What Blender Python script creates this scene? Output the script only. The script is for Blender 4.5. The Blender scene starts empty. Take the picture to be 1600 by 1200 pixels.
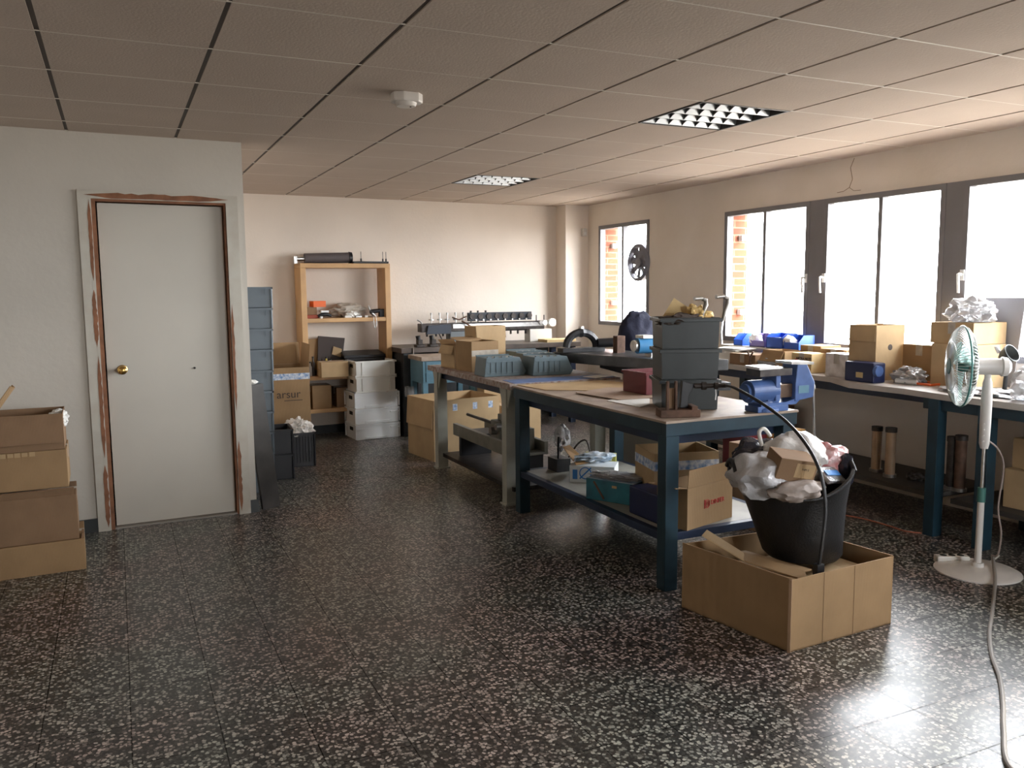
import bpy, bmesh, math, random
from mathutils import Vector, Matrix, noise
random.seed(7)
S = bpy.context.scene
C = S.collection
R = math.radians
# ---------------------------------------------------------------- camera, world, sun, exposure
F, YAW, PITCH, ROLL, H, HC = 1314.09, .438533, .112384, -.00881, 1.48, .950886
CEIL = H + HC
fw = Vector((math.sin(YAW)*math.cos(PITCH), math.cos(YAW)*math.cos(PITCH), -math.sin(PITCH)))
_r = Vector((math.cos(YAW), -math.sin(YAW), 0)); _u = _r.cross(fw)
rt = _r*math.cos(ROLL) + _u*math.sin(ROLL); up = -_r*math.sin(ROLL) + _u*math.cos(ROLL)
cd = bpy.data.cameras.new('camera'); cam = bpy.data.objects.new('camera', cd); C.objects.link(cam)
cd.sensor_width = 36; cd.lens = F/1600*36; cd.clip_start = .05; cd.clip_end = 200
cam.matrix_world = Matrix(((rt.x, up.x, -fw.x, 0), (rt.y, up.y, -fw.y, 0), (rt.z, up.z, -fw.z, H), (0, 0, 0, 1)))
S.camera = cam
W = bpy.data.worlds.new('daylight'); S.world = W; W.use_nodes = True
bg = W.node_tree.nodes['Background']; bg.inputs[1].default_value = 20.0
_n = W.node_tree.nodes; _l = W.node_tree.links; _tc = _n.new('ShaderNodeTexCoord'); _sx = _n.new('ShaderNodeSeparateXYZ'); _cr = _n.new('ShaderNodeValToRGB')
_cr.color_ramp.elements[0].position = .42; _cr.color_ramp.elements[0].color = (.27, .25, .225, 1); _cr.color_ramp.elements[1].position = .52; _cr.color_ramp.elements[1].color = (.95, .96, 1, 1)
_mr = _n.new('ShaderNodeMapRange'); _mr.inputs[1].default_value = -1; _l.new(_tc.outputs['Generated'], _sx.inputs[0]); _l.new(_sx.outputs['Z'], _mr.inputs[0]); _l.new(_mr.outputs[0], _cr.inputs[0]); _l.new(_cr.outputs[0], bg.inputs[0])
sd = bpy.data.lights.new('sun', 'SUN'); sd.energy = 3; sd.angle = R(.5); sd.color = (1, .9, .75)
sun = bpy.data.objects.new('sun', sd); C.objects.link(sun)
sun.rotation_euler = Vector((-.19, 1, -.45)).to_track_quat('-Z', 'Y').to_euler()
S.view_settings.view_transform = 'Standard'; S.view_settings.look = 'None'
S.view_settings.gamma = 1; S.view_settings.use_curve_mapping = False
S.view_settings.exposure = 0.98
try: S.cycles.max_bounces = 10; S.cycles.diffuse_bounces = 6; S.cycles.transparent_max_bounces = 12; S.cycles.caustics_reflective = False; S.cycles.caustics_refractive = False
except Exception: pass

# a pixel of the 1600x1200 photograph, met with a real plane of the room
def _ray(x, y): return fw + rt*((x-800)/F) - up*((y-600)/F)
def atx(x, y, X): d = _ray(x, y); return d*(X/d.x) + Vector((0, 0, H))
def aty(x, y, Y): d = _ray(x, y); return d*(Y/d.y) + Vector((0, 0, H))
def atz(x, y, Z): d = _ray(x, y); return d*((Z-H)/d.z) + Vector((0, 0, H))

# ---------------------------------------------------------------- materials
MATS = {}
def mat(name, col, rough=.6, metal=0, var=0, scale=8, bump=0, bscale=60, spec=.5, trans=0, col2=None, ior=1.45, alpha=1):
    if name in MATS: return MATS[name]
    m = bpy.data.materials.new(name); m.use_nodes = True; nt = m.node_tree; N = nt.nodes; L = nt.links
    b = N['Principled BSDF']; b.inputs['Base Color'].default_value = (*col, 1); b.inputs['Roughness'].default_value = rough
    b.inputs['Metallic'].default_value = metal; b.inputs['Specular IOR Level'].default_value = spec
    b.inputs['Transmission Weight'].default_value = trans; b.inputs['IOR'].default_value = ior; b.inputs['Alpha'].default_value = alpha
    tc = N.new('ShaderNodeTexCoord')
    if var or col2:
        n = N.new('ShaderNodeTexNoise'); n.inputs['Scale'].default_value = scale; n.inputs['Detail'].default_value = 5
        L.new(tc.outputs['Object'], n.inputs['Vector'])
        r = N.new('ShaderNodeValToRGB'); r.color_ramp.elements[0].position = .35; r.color_ramp.elements[1].position = .65
        c2 = col2 if col2 else tuple(c*(1-var) for c in col)
        r.color_ramp.elements[0].color = (*c2, 1); r.color_ramp.elements[1].color = (*col, 1)
        L.new(n.outputs['Fac'], r.inputs[0]); L.new(r.outputs[0], b.inputs['Base Color'])
    if bump:
        n2 = N.new('ShaderNodeTexNoise'); n2.inputs['Scale'].default_value = bscale; n2.inputs['Detail'].default_value = 3
        L.new(tc.outputs['Object'], n2.inputs['Vector'])
        bu = N.new('ShaderNodeBump'); bu.inputs['Strength'].default_value = bump; bu.inputs['Distance'].default_value = .01
        L.new(n2.outputs['Fac'], bu.inputs['Height']); L.new(bu.outputs[0], b.inputs['Normal'])
    MATS[name] = m; return m
def cardboard(name, col):
    if name in MATS: return MATS[name]
    m = mat(name, col, .8, var=.16, scale=5, spec=.2)
    nt = m.node_tree; N = nt.nodes; L = nt.links; b = N['Principled BSDF']
    tc = N.new('ShaderNodeTexCoord'); w = N.new('ShaderNodeTexWave'); w.inputs['Scale'].default_value = 45; w.inputs['Distortion'].default_value = .6
    L.new(tc.outputs['Object'], w.inputs['Vector']); bu = N.new('ShaderNodeBump'); bu.inputs['Strength'].default_value = .18; bu.inputs['Distance'].default_value = .003
    L.new(w.outputs['Fac'], bu.inputs['Height']); L.new(bu.outputs[0], b.inputs['Normal']); return m
def ramp_mat(name, col, f): return mat(name, col, f)

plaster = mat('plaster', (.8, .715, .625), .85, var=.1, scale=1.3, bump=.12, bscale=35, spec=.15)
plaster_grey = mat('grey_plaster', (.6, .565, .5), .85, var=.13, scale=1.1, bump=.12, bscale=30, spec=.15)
kard = cardboard('brown_cardboard', (.36, .235, .125)); kard2 = cardboard('light_cardboard', (.5, .355, .2)); kard3 = cardboard('dark_cardboard', (.27, .17, .1))
kyel = cardboard('yellow_cardboard', (.62, .47, .25))
tape_m = mat('clear_tape', (.45, .4, .33), .3, var=.2, scale=30)
ptape = mat('printed_tape', (.75, .78, .8), .35, col2=(.12, .25, .5), scale=38)
white_m = mat('white_paint', (.72, .72, .7), .4, var=.08, scale=9)
offw = mat('cream_plastic', (.62, .6, .55), .4)
black_m = mat('black_plastic', (.012, .012, .014), .42)
rubber = mat('black_rubber', (.009, .009, .01), .5, bump=.2, bscale=120, var=.3)
dgrey = mat('dark_grey_plastic', (.038, .045, .045), .4, var=.25, scale=7)
crateg = mat('slate_grey_plastic', (.1, .125, .145), .38, var=.2, scale=6)
bing = mat('bin_blue_grey', (.13, .185, .21), .42, var=.15, scale=9)
blue_steel = mat('petrol_blue_paint', (.012, .04, .06), .45, var=.4, scale=6)
blue_dark = mat('navy_paint', (.015, .03, .07), .45, var=.4, scale=6)
teal_steel = mat('light_blue_paint', (.12, .25, .33), .4, var=.2, scale=7)
grey_steel = mat('grey_green_paint', (.42, .42, .36), .45, var=.25, scale=5)
benchwood = mat('worn_bench_wood', (.42, .33, .25), .55, col2=(.24, .18, .14), scale=7)
lightwood = mat('varnished_pine', (.6, .36, .16), .42, var=.2, scale=4)
greasy = mat('greasy_metal', (.07, .06, .055), .45, .6, var=.5, scale=20)
steel = mat('bright_steel', (.55, .54, .52), .3, 1, var=.3, scale=25)
rust = mat('rusty_steel', (.16, .09, .06), .7, .3, var=.5, scale=15)
blue_plastic = mat('blue_plastic', (.02, .1, .55), .4, var=.15)
vise_blue = mat('vise_blue_enamel', (.08, .15, .36), .35, var=.3, scale=12)
navy = mat('navy_plastic', (.008, .014, .06), .45)
red_p = mat('dark_red_plastic', (.14, .012, .016), .45, var=.2)
orange = mat('orange_card', (.75, .14, .03), .6)
paper = mat('white_paper', (.75, .74, .7), .6)
frame_m = mat('grey_aluminium_frame', (.2, .195, .205), .5, .1, var=.15, scale=3)
plastic_bag = mat('translucent_bag_film', (.78, .78, .8), .22, trans=.35, bump=.9, bscale=28, var=.18, scale=14)
pink_bag = mat('pink_bag_film', (.6, .2, .2), .25, trans=.2, bump=.9, bscale=28, col2=(.75, .55, .55), scale=22)
black_bag = mat('black_bag_film', (.02, .02, .03), .18, bump=1, bscale=22)
cloth = mat('dark_navy_cloth', (.018, .02, .042), .9, bump=.5, bscale=25, var=.3)
print_blue = mat('blue_ink', (.03, .18, .5), .5); print_red = mat('red_ink', (.5, .03, .03), .6); print_dark = mat('dark_ink', (.06, .04, .03), .6)
teal_card = mat('teal_printed_card', (.03, .2, .26), .35, col2=(.02, .11, .16), scale=9)
blue_sheet = mat('blue_plastic_sheet', (.12, .2, .42), .45, var=.3, scale=7)
brass = mat('brass', (.75, .5, .17), .22, 1)
wood_raw = mat('bare_reddish_wood', (.3, .13, .065), .7, var=.4, scale=12)
flaked = mat('flaking_cream_paint', (.55, .53, .46), .6, col2=(.5, .46, .39), scale=9)

def floor_material():
    m = bpy.data.materials.new('dark_terrazzo_tiles'); m.use_nodes = True; nt = m.node_tree; N = nt.nodes; L = nt.links; b = N['Principled BSDF']
    tc = N.new('ShaderNodeTexCoord')
    def math_(op, a, c=None):
        n = N.new('ShaderNodeMath'); n.operation = op
        (L.new(a, n.inputs[0]) if hasattr(a, 'links') else setattr(n.inputs[0], 'default_value', a))
        if c is not None: (L.new(c, n.inputs[1]) if hasattr(c, 'links') else setattr(n.inputs[1], 'default_value', c))
        return n.outputs[0]
    def chips(scale, lo, hi, off):
        mp = N.new('ShaderNodeMapping'); mp.inputs['Location'].default_value = off; L.new(tc.outputs['Object'], mp.inputs[0])
        nz = N.new('ShaderNodeTexNoise'); nz.inputs['Scale'].default_value = scale*1.2; L.new(mp.outputs[0], nz.inputs['Vector'])
        ad = N.new('ShaderNodeVectorMath'); ad.operation = 'MULTIPLY_ADD'; ad.inputs[1].default_value = (.012, .012, 0); L.new(nz.outputs['Color'], ad.inputs[0]); L.new(mp.outputs[0], ad.inputs[2])
        v = N.new('ShaderNodeTexVoronoi'); v.inputs['Scale'].default_value = scale; v.inputs['Randomness'].default_value = 1; L.new(ad.outputs[0], v.inputs['Vector'])
        r = N.new('ShaderNodeValToRGB'); r.color_ramp.elements[0].position = lo; r.color_ramp.elements[0].color = (1, 1, 1, 1); r.color_ramp.elements[1].position = hi; r.color_ramp.elements[1].color = (0, 0, 0, 1)
        L.new(v.outputs['Distance'], r.inputs[0])
        s = N.new('ShaderNodeSeparateColor'); L.new(v.outputs['Color'], s.inputs[0])
        return r.outputs[0], s.outputs[0]
    c1, k1 = chips(76, .50, .62, (0, 0, 0)); c2, k2 = chips(140, .44, .56, (3, 5, 0))
    big = math_('MULTIPLY', c1, math_('POWER', k1, .75)); small = math_('MULTIPLY', c2, math_('MULTIPLY', k2, .5))
    fac = math_('MAXIMUM', big, small)
    ramp = N.new('ShaderNodeValToRGB'); E = ramp.color_ramp.elements
    E[0].position = 0; E[0].color = (.013, .013, .013, 1); E[1].position = 1; E[1].color = (.5, .48, .43, 1)
    e = E.new(.45); e.color = (.06, .058, .054, 1)
    L.new(fac, ramp.inputs[0])
    # patches of warmer and greener aggregate
    n = N.new('ShaderNodeTexNoise'); n.inputs['Scale'].default_value = 1.6; n.inputs['Detail'].default_value = 3; L.new(tc.outputs['Object'], n.inputs['Vector'])
    tint = N.new('ShaderNodeValToRGB'); tint.color_ramp.elements[0].position = .42; tint.color_ramp.elements[0].color = (.95, 1.0, .96, 1); tint.color_ramp.elements[1].position = .58; tint.color_ramp.elements[1].color = (1.08, .93, .92, 1)
    L.new(n.outputs['Fac'], tint.inputs[0])
    mx = N.new('ShaderNodeMix'); mx.data_type = 'RGBA'; mx.blend_type = 'MULTIPLY'; mx.inputs['Factor'].default_value = 1
    L.new(ramp.outputs[0], mx.inputs[6]); L.new(tint.outputs[0], mx.inputs[7])
    # joints
    sp = N.new('ShaderNodeSeparateXYZ'); L.new(tc.outputs['Object'], sp.inputs[0])
    def joint(o, off, pitch):
        a = math_('PINGPONG', math_('SUBTRACT', o, off), pitch/2)
        return math_('LESS_THAN', a, .002)
    j = math_('MAXIMUM', joint(sp.outputs['X'], -.03, .2767), joint(sp.outputs['Y'], 1.945, .2767))
    mj = N.new('ShaderNodeMix'); mj.data_type = 'RGBA'; L.new(math_('MULTIPLY', j, .25), mj.inputs['Factor']); L.new(mx.outputs[2], mj.inputs[6]); mj.inputs[7].default_value = (.006, .006, .006, 1)
    L.new(mj.outputs[2], b.inputs['Base Color']); L.new(math_('SUBTRACT', .5, math_('MULTIPLY', j, .45)), b.inputs['Specular IOR Level'])
    # worn polish
    n3 = N.new('ShaderNodeTexNoise'); n3.inputs['Scale'].default_value = 3.5; n3.inputs['Detail'].default_value = 6; L.new(tc.outputs['Object'], n3.inputs['Vector'])
    rr = N.new('ShaderNodeMapRange'); rr.inputs[1].default_value = .3; rr.inputs[2].default_value = .7; rr.inputs[3].default_value = .28; rr.inputs[4].default_value = .34
    L.new(n3.outputs['Fac'], rr.inputs[0]); L.new(rr.outputs[0], b.inputs['Roughness'])
    b.inputs['IOR'].default_value = 1.6
    bu = N.new('ShaderNodeBump'); bu.inputs['Strength'].default_value = .25; bu.inputs['Distance'].default_value = .002; bu.invert = True
    L.new(j, bu.inputs['Height']); L.new(bu.outputs[0], b.inputs['Normal'])
    return m
def glass_material():
    m = bpy.data.materials.new('window_glass'); m.use_nodes = True; nt = m.node_tree; N = nt.nodes; L = nt.links
    N.remove(N['Principled BSDF']); o = N['Material Output']
    t = N.new('ShaderNodeBsdfTransparent'); t.inputs[0].default_value = (.94, .95, .95, 1); g = N.new('ShaderNodeBsdfGlossy'); g.inputs['Roughness'].default_value = .03
    lw = N.new('ShaderNodeLayerWeight'); lw.inputs[0].default_value = .5; pw = N.new('ShaderNodeMath'); pw.operation = 'POWER'; pw.inputs[1].default_value = 5; L.new(lw.outputs['Facing'], pw.inputs[0])
    f = N.new('ShaderNodeMath'); f.operation = 'MULTIPLY_ADD'; f.inputs[1].default_value = .9; f.inputs[2].default_value = .04; L.new(pw.outputs[0], f.inputs[0]); mx = N.new('ShaderNodeMixShader')
    L.new(f.outputs[0], mx.inputs[0]); L.new(t.outputs[0], mx.inputs[1]); L.new(g.outputs[0], mx.inputs[2]); L.new(mx.outputs[0], o.inputs[0]); return m
def brick_material():
    m = bpy.data.materials.new('orange_brick'); m.use_nodes = True; nt = m.node_tree; N = nt.nodes; L = nt.links; b = N['Principled BSDF']
    tc = N.new('ShaderNodeTexCoord'); mp = N.new('ShaderNodeMapping'); mp.inputs['Rotation'].default_value = (R(90), 0, 0); L.new(tc.outputs['Object'], mp.inputs[0])
    k = N.new('ShaderNodeTexBrick'); k.inputs['Color1'].default_value = (.15, .04, .018, 1); k.inputs['Color2'].default_value = (.19, .06, .025, 1); k.inputs['Mortar'].default_value = (.2, .14, .09, 1)
    k.inputs['Scale'].default_value = 1; k.inputs['Brick Width'].default_value = .25; k.inputs['Row Height'].default_value = .065; k.inputs['Mortar Size'].default_value = .006
    L.new(mp.outputs[0], k.inputs['Vector']); L.new(k.outputs[0], b.inputs['Base Color']); b.inputs['Roughness'].default_value = .9; return m
floor_m = floor_material(); glass_m = glass_material(); brick_m = brick_material()
clear_film = mat('clear_plastic', (.8, .82, .84), .15, trans=.7, bump=.6, bscale=30)

# ---------------------------------------------------------------- mesh helpers
ORG = {}
def org(o):
    return ORG.get(o.name, Vector((0, 0, 0)))
class B:
    def __init__(s): s.bm = bmesh.new()
    def box(s, c, d, rz=0, M=None):
        m = Matrix.Translation(c) @ Matrix.Rotation(rz, 4, 'Z')
        if M is not None: m = Matrix.Translation(c) @ M
        bmesh.ops.create_cube(s.bm, size=1, matrix=m @ Matrix.Diagonal((d[0], d[1], d[2], 1))); return s
    def bb(s, x0, x1, y0, y1, z0, z1): return s.box(((x0+x1)/2, (y0+y1)/2, (z0+z1)/2), (abs(x1-x0), abs(y1-y0), abs(z1-z0)))
    def cyl(s, a, b, r, r2=None, n=16):
        a = Vector(a); b = Vector(b); d = b-a
        q = d.to_track_quat('Z', 'Y').to_matrix().to_4x4()
        bmesh.ops.create_cone(s.bm, cap_ends=True, segments=n, radius1=r, radius2=r if r2 is None else r2, depth=d.length, matrix=Matrix.Translation((a+b)/2) @ q); return s
    def tube(s, pts, r, n=8, closed=False):
        pts = [Vector(p) for p in pts]; rings = []; k = len(pts); prev = None
        for i, p in enumerate(pts):
            if closed: t = pts[(i+1) % k]-pts[i-1]
            else: t = pts[min(i+1, k-1)]-pts[max(i-1, 0)]
            t.normalize()
            if prev is None: nrm = t.orthogonal().normalized()
            else:
                nrm = prev - t*prev.dot(t)
                nrm = nrm.normalized() if nrm.length > 1e-5 else t.orthogonal().normalized()
            prev = nrm; bn = t.cross(nrm); rr = r[i] if isinstance(r, (list, tuple)) else r
            rings.append([s.bm.verts.new(p + nrm*math.cos(2*math.pi*j/n)*rr + bn*math.sin(2*math.pi*j/n)*rr) for j in range(n)])
        for i in range(k if closed else k-1):
            A = rings[i]; D = rings[(i+1) % k]
            for j in range(n): s.bm.faces.new((A[j], A[(j+1) % n], D[(j+1) % n], D[j]))
        if not closed: s.bm.faces.new(rings[0][::-1]); s.bm.faces.new(rings[-1])
        return s
    def lathe(s, prof, c=(0, 0, 0), n=32, M=None, cap=True):
        M = M or Matrix(); c = Vector(c); rings = []
        for r, z in prof: rings.append([s.bm.verts.new(c + M @ Vector((r*math.cos(2*math.pi*j/n), r*math.sin(2*math.pi*j/n), z))) for j in range(n)])
        for A, D in zip(rings, rings[1:]):
            for j in range(n): s.bm.faces.new((A[j], A[(j+1) % n], D[(j+1) % n], D[j]))
        if cap: s.bm.faces.new(rings[0][::-1]); s.bm.faces.new(rings[-1])
        return s
    def prism(s, poly, v):
        v = Vector(v); A = [s.bm.verts.new(Vector(p)) for p in poly]; D = [s.bm.verts.new(Vector(p)+v) for p in poly]; n = len(A)
        s.bm.faces.new(A[::-1]); s.bm.faces.new(D)
        for i in range(n): s.bm.faces.new((A[i], A[(i+1) % n], D[(i+1) % n], D[i]))
        return s
    def blob(s, c, rad, seed=0, amp=.18, f=3, sub=4, flat=None):
        g = bmesh.ops.create_icosphere(s.bm, subdivisions=sub, radius=1)
        for v in g['verts']:
            n_ = v.co.normalized(); k = 1 + amp*noise.noise(n_*f + Vector((seed*7.3, seed, 0))) + amp*.5*abs(noise.noise(n_*f*2.7 + Vector((0, seed*3.1, 5))))
            p = Vector((n_.x*rad[0]*k, n_.y*rad[1]*k, n_.z*rad[2]*k))
            if flat is not None: p.z = max(p.z, -flat)
            v.co = p + Vector(c)
        return s
    def xf(s, M): s.bm.transform(M); return s
    def done(s, name, m, parent=None, bevel=0, smooth=False, loc=None):
        bm = s.bm
        bmesh.ops.recalc_face_normals(bm, faces=bm.faces)
        if bevel: bmesh.ops.bevel(bm, geom=bm.edges[:], offset=bevel, segments=2, affect='EDGES', profile=.6)
        if smooth:
            for f in bm.faces: f.smooth = True
            for e in bm.edges:
                if len(e.link_faces) == 2 and e.calc_face_angle(0) > R(40): e.smooth = False
        me = bpy.data.meshes.new(name); o = bpy.data.objects.new(name, me); C.objects.link(o)
        if parent is not None:
            w = org(parent); bm.transform(Matrix.Translation(-w)); o.parent = parent; ORG[o.name] = w
        else:
            if loc is None:
                vs = [v.co for v in bm.verts]
                loc = Vector(((min(v.x for v in vs)+max(v.x for v in vs))/2, (min(v.y for v in vs)+max(v.y for v in vs))/2, min(v.z for v in vs)))
            loc = Vector(loc); bm.transform(Matrix.Translation(-loc)); o.location = loc; ORG[o.name] = loc
        bm.to_mesh(me); bm.free(); me.materials.append(m); return o
def tag(o, label, cat, group=None, kind=None):
    o['label'] = label; o['category'] = cat
    if group: o['group'] = group
    if kind: o['kind'] = kind
    return o
def thing(name, label, cat, loc=(0, 0, 0), group=None):
    o = bpy.data.objects.new(name, None); C.objects.link(o); o.empty_display_size = .05
    o.location = Vector(loc); ORG[o.name] = Vector(loc); return tag(o, label, cat, group)
def place(o, loc, rz=0): o.location = Vector(loc); o.rotation_euler = (0, 0, rz); return o
def copy_tree(o, parent=None):
    c = o.copy(); C.objects.link(c)
    if parent: c.parent = parent
    for ch in list(o.children): copy_tree(ch, c)
    return c
def dup(o, loc, rz=0, label=None):
    c = copy_tree(o); c.location = Vector(loc); c.rotation_euler = (0, 0, rz)
    if label: c['label'] = label
    return c
def struct(o): o['kind'] = 'structure'; return o
def rotm(rx=0, ry=0, rz=0): return Matrix.Rotation(rz, 4, 'Z') @ Matrix.Rotation(ry, 4, 'Y') @ Matrix.Rotation(rx, 4, 'X')
def text(s, size, M, m, parent, name='lettering', depth=.0008, bold=0):
    cu = bpy.data.curves.new('t', 'FONT'); cu.body = s; cu.size = size; cu.extrude = depth; cu.align_x = 'CENTER'; cu.align_y = 'CENTER'; cu.offset = bold
    t = bpy.data.objects.new('t', cu); me = bpy.data.meshes.new_from_object(t); bpy.data.objects.remove(t)
    me.transform(M); me.transform(Matrix.Translation(-org(parent))); me.name = name
    o = bpy.data.objects.new(name, me); C.objects.link(o); o.parent = parent; ORG[o.name] = org(parent); me.materials.append(m); return o
# letters standing on a face: 'f' faces -y, 'l' faces -x
def face_m(p, side='f', tilt=0):
    if side == 'f': return Matrix.Translation(p) @ Matrix.Rotation(R(90), 4, 'X') @ Matrix.Rotation(tilt, 4, 'Z')
    return Matrix.Translation(p) @ Matrix.Rotation(R(-90), 4, 'Z') @ Matrix.Rotation(R(90), 4, 'X') @ Matrix.Rotation(tilt, 4, 'Z')

# ---------------------------------------------------------------- room shell
struct(B().bb(-2.6, 5.02, -2.6, 8.9, -.1, 0).done('floor', floor_m, loc=(0, 0, 0)))
OX, OY = -.202406, 3.02281
tile_m = mat('mineral_ceiling_tile', (.56, .475, .405), .9, var=.05, scale=3, bump=.15, bscale=90, spec=.1)
slot_m = mat('dark_grid_slot', (.12, .105, .095), .7); tbar_m = mat('cream_grid_bar', (.72, .68, .6), .5)
lamps = [(5, 1), (5, 6)]    # grid cells that hold a light
cb = B(); gb = B(); sb = B()
for i in range(-5, 10):
    for j in range(-10, 11):
        x0 = OX+.6*i; y0 = OY+.6*j; x1 = x0+.6; y1 = y0+.6
        if x1 < -2.6 or x0 > 5.05 or y1 < -2.6 or y0 > 8.9 or (i, j) in lamps: continue
        dz = random.uniform(0, .0015)
        cb.bb(x0+.0095, min(x1-.0095, 5.05), y0+.003, y1-.003, CEIL+dz, CEIL+.018)
co = struct(cb.done('ceiling', tile_m, loc=(0, 0, 0)))
for i in range(-4, 10):
    sb.bb(OX+.6*i-.014, OX+.6*i+.014, -2.6, 8.9, CEIL+.006, CEIL+.012)
for j in range(-9, 11):
    gb.bb(-2.6, 5.05, OY+.6*j-.0035, OY+.6*j+.0035, CEIL+.0005, CEIL+.004)
sb.done('grid_slot', slot_m, co); gb.done('grid_bar', tbar_m, co)
# slab above (dark plenum)
struct(B().bb(-2.7, 5.4, -2.7, 9.1, CEIL+.25, CEIL+.35).done('ceiling_slab', plaster_grey))

def wall(name, a, b, t, m, z0=0, z1=CEIL+.26):     # a->b, thickness to the left of the run
    a = Vector(a); b = Vector(b); d = (b-a).normalized(); n = Vector((-d.y, d.x))
    return struct(B().prism([(a.x, a.y, z0), (b.x, b.y, z0), (b.x+n.x*t, b.y+n.y*t, z0), (a.x+n.x*t, a.y+n.y*t, z0)], (0, 0, z1-z0)).done(name, m, loc=(0, 0, 0)))
wl = lambda x: 5.7335 + .0395*x          # door wall front face, y at x
wb = lambda x: 8.635 + .038*x            # back wall front face
DX0, DX1, DZ = -.075, .665, 2.035         # door opening
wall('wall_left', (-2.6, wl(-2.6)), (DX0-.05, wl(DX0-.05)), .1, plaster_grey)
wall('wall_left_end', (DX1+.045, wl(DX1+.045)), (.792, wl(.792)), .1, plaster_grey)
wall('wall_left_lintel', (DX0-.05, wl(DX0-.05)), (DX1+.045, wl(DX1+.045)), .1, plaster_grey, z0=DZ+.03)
wall('wall_partition', (.70, 5.86), (.70, 8.66), .1, plaster)
wall('wall_back', (-2.6, wb(-2.6)), (5.35, wb(5.35)), .12, plaster)
# unseen wall behind the camera; its window is added to brighten camera-facing surfaces
RW = (2.3, 3.9, 1.0, 2.1)
wall('wall_rear', (RW[0], -2.6), (-2.6, -2.6), .12, plaster); wall('wall_rear_end', (5.4, -2.6), (RW[1], -2.6), .12, plaster)
wall('wall_rear_sill', (RW[1], -2.6), (RW[0], -2.6), .12, plaster, z1=RW[2]); wall('wall_rear_lintel', (RW[1], -2.6), (RW[0], -2.6), .12, plaster, z0=RW[3])
wall('wall_far_left', (-2.6, -2.6), (-2.6, 8.8), .12, plaster)
struct(B().bb(4.72, 5.02, 8.58, 8.83, 0, CEIL+.02).done('wall_pillar', plaster))
# window wall
XW = 5.02; XO = 5.27
W1 = (7.34, 8.33, 1.07, 2.18); RZ0, RZ1 = 1.0, 2.15
bays = [(5.11, 6.14), (3.90, 4.96), (2.60, 3.77), (1.35, 2.47)]
inner = B(); outer = B()
def ring(b, x0, x1):
    b.bb(x0, x1, 8.33, 9.0, -.1, CEIL+.35); b.bb(x0, x1, 7.34, 8.33, -.1, W1[2]); b.bb(x0, x1, 7.34, 8.33, W1[3], CEIL+.35)
    b.bb(x0, x1, 6.14, 7.34, -.1, CEIL+.35)
    b.bb(x0, x1, 1.35, 6.14, -.1, RZ0); b.bb(x0, x1, 1.35, 6.14, RZ1, CEIL+.35); b.bb(x0, x1, -2.7, 1.35, -.1, CEIL+.35)
ring(inner, XW, XW+.07); ring(outer, XW+.071, XO)
wr = struct(inner.done('wall_right', mat('wall_right_plaster', (.8, .735, .66), .85, col2=(.73, .66, .575), scale=1.6, bump=.2, bscale=25, spec=.15), loc=(0, 0, 0)))
struct(outer.done('wall_right_brick', brick_m, loc=(0, 0, 0)))
# crack and flaked plaster above the window ribbon
crk = B()
p = [atx(1335, 247, XW-.001), atx(1329, 262, XW-.001), atx(1332, 280, XW-.001), atx(1327, 293, XW-.001), atx(1318, 299, XW-.001), atx(1308, 301, XW-.001)]
crk.tube(p, .0022, 5); crk.tube([p[3], atx(1334, 298, XW-.001), atx(1345, 297, XW-.001)], .0018, 5)
crk.done('plaster_crack', mat('crack_brown', (.28, .19, .12), .9), wr)
# windows
def window(n, y0, y1, z0, z1, handles=()):
    w = bpy.data.objects.new('window_%d' % n, None); C.objects.link(w); w.location = (XW, (y0+y1)/2, z0); ORG[w.name] = Vector(w.location); struct(w)
    f = B(); fx0, fx1 = XW-.012, XW+.055; t = .04
    f.bb(fx0, fx1, y0, y1, z0, z0+t); f.bb(fx0, fx1, y0, y1, z1-t, z1); f.bb(fx0, fx1, y0, y0+t, z0+t, z1-t); f.bb(fx0, fx1, y1-t, y1, z0+t, z1-t)
    ym = (y0+y1)/2; f.bb(fx0+.004, fx1-.004, ym-.017, ym+.017, z0+t, z1-t)
    f.done('window_frame', frame_m, w)
    for a, b in ((y0+t, ym-.017), (ym+.017, y1-t)):
        B().bb(XW+.018, XW+.024, a, b, z0+t, z1-t).done('pane', glass_m, w)
    # outer steel rails with hinge blocks on the brick reveal
    g = B()
    for k in ((.22, .8) if n < 3 else (.5,)): g.bb(XW+.15, XW+.2, y1-.05, y1-.002, z0+(z1-z0)*k-.025, z0+(z1-z0)*k+.025)
    g.done('hinge_block', white_m, w) if n < 3 else g.bm.free()
    for hy in handles:
        h = B(); h.cyl((fx0, hy, 1.55), (fx0-.03, hy, 1.55), .008); h.tube([(fx0-.03, hy, 1.555), (fx0-.045, hy, 1.55), (fx0-.05, hy-.006, 1.51), (fx0-.045, hy-.008, 1.43)], .009)
        h.box((fx0-.004, hy, 1.545), (.008, .03, .07)); h.done('window_handle', white_m, w, smooth=True)
    return w
window(1, *W1)
window(2, bays[0][0], bays[0][1], RZ0, RZ1, (5.13,))
window(3, bays[1][0], bays[1][1], RZ0, RZ1, (4.94, ))
window(4, bays[2][0], bays[2][1], RZ0, RZ1, (3.75,))
window(5, bays[3][0], bays[3][1], RZ0, RZ1)
for k, ((a, b_), (c, d)) in enumerate(zip(bays, bays[1:])):
    struct(B().bb(XW-.008, XW+.06, d, a, RZ0, RZ1).done('trim_%d' % (k+1), frame_m))
rwf = bpy.data.objects.new('window_5', None); C.objects.link(rwf); rwf.location = ((RW[0]+RW[1])/2, -2.66, RW[2]); ORG[rwf.name] = Vector(rwf.location); struct(rwf)  # rear window, out of view, added as fill light
f = B(); xm_ = (RW[0]+RW[1])/2
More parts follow.
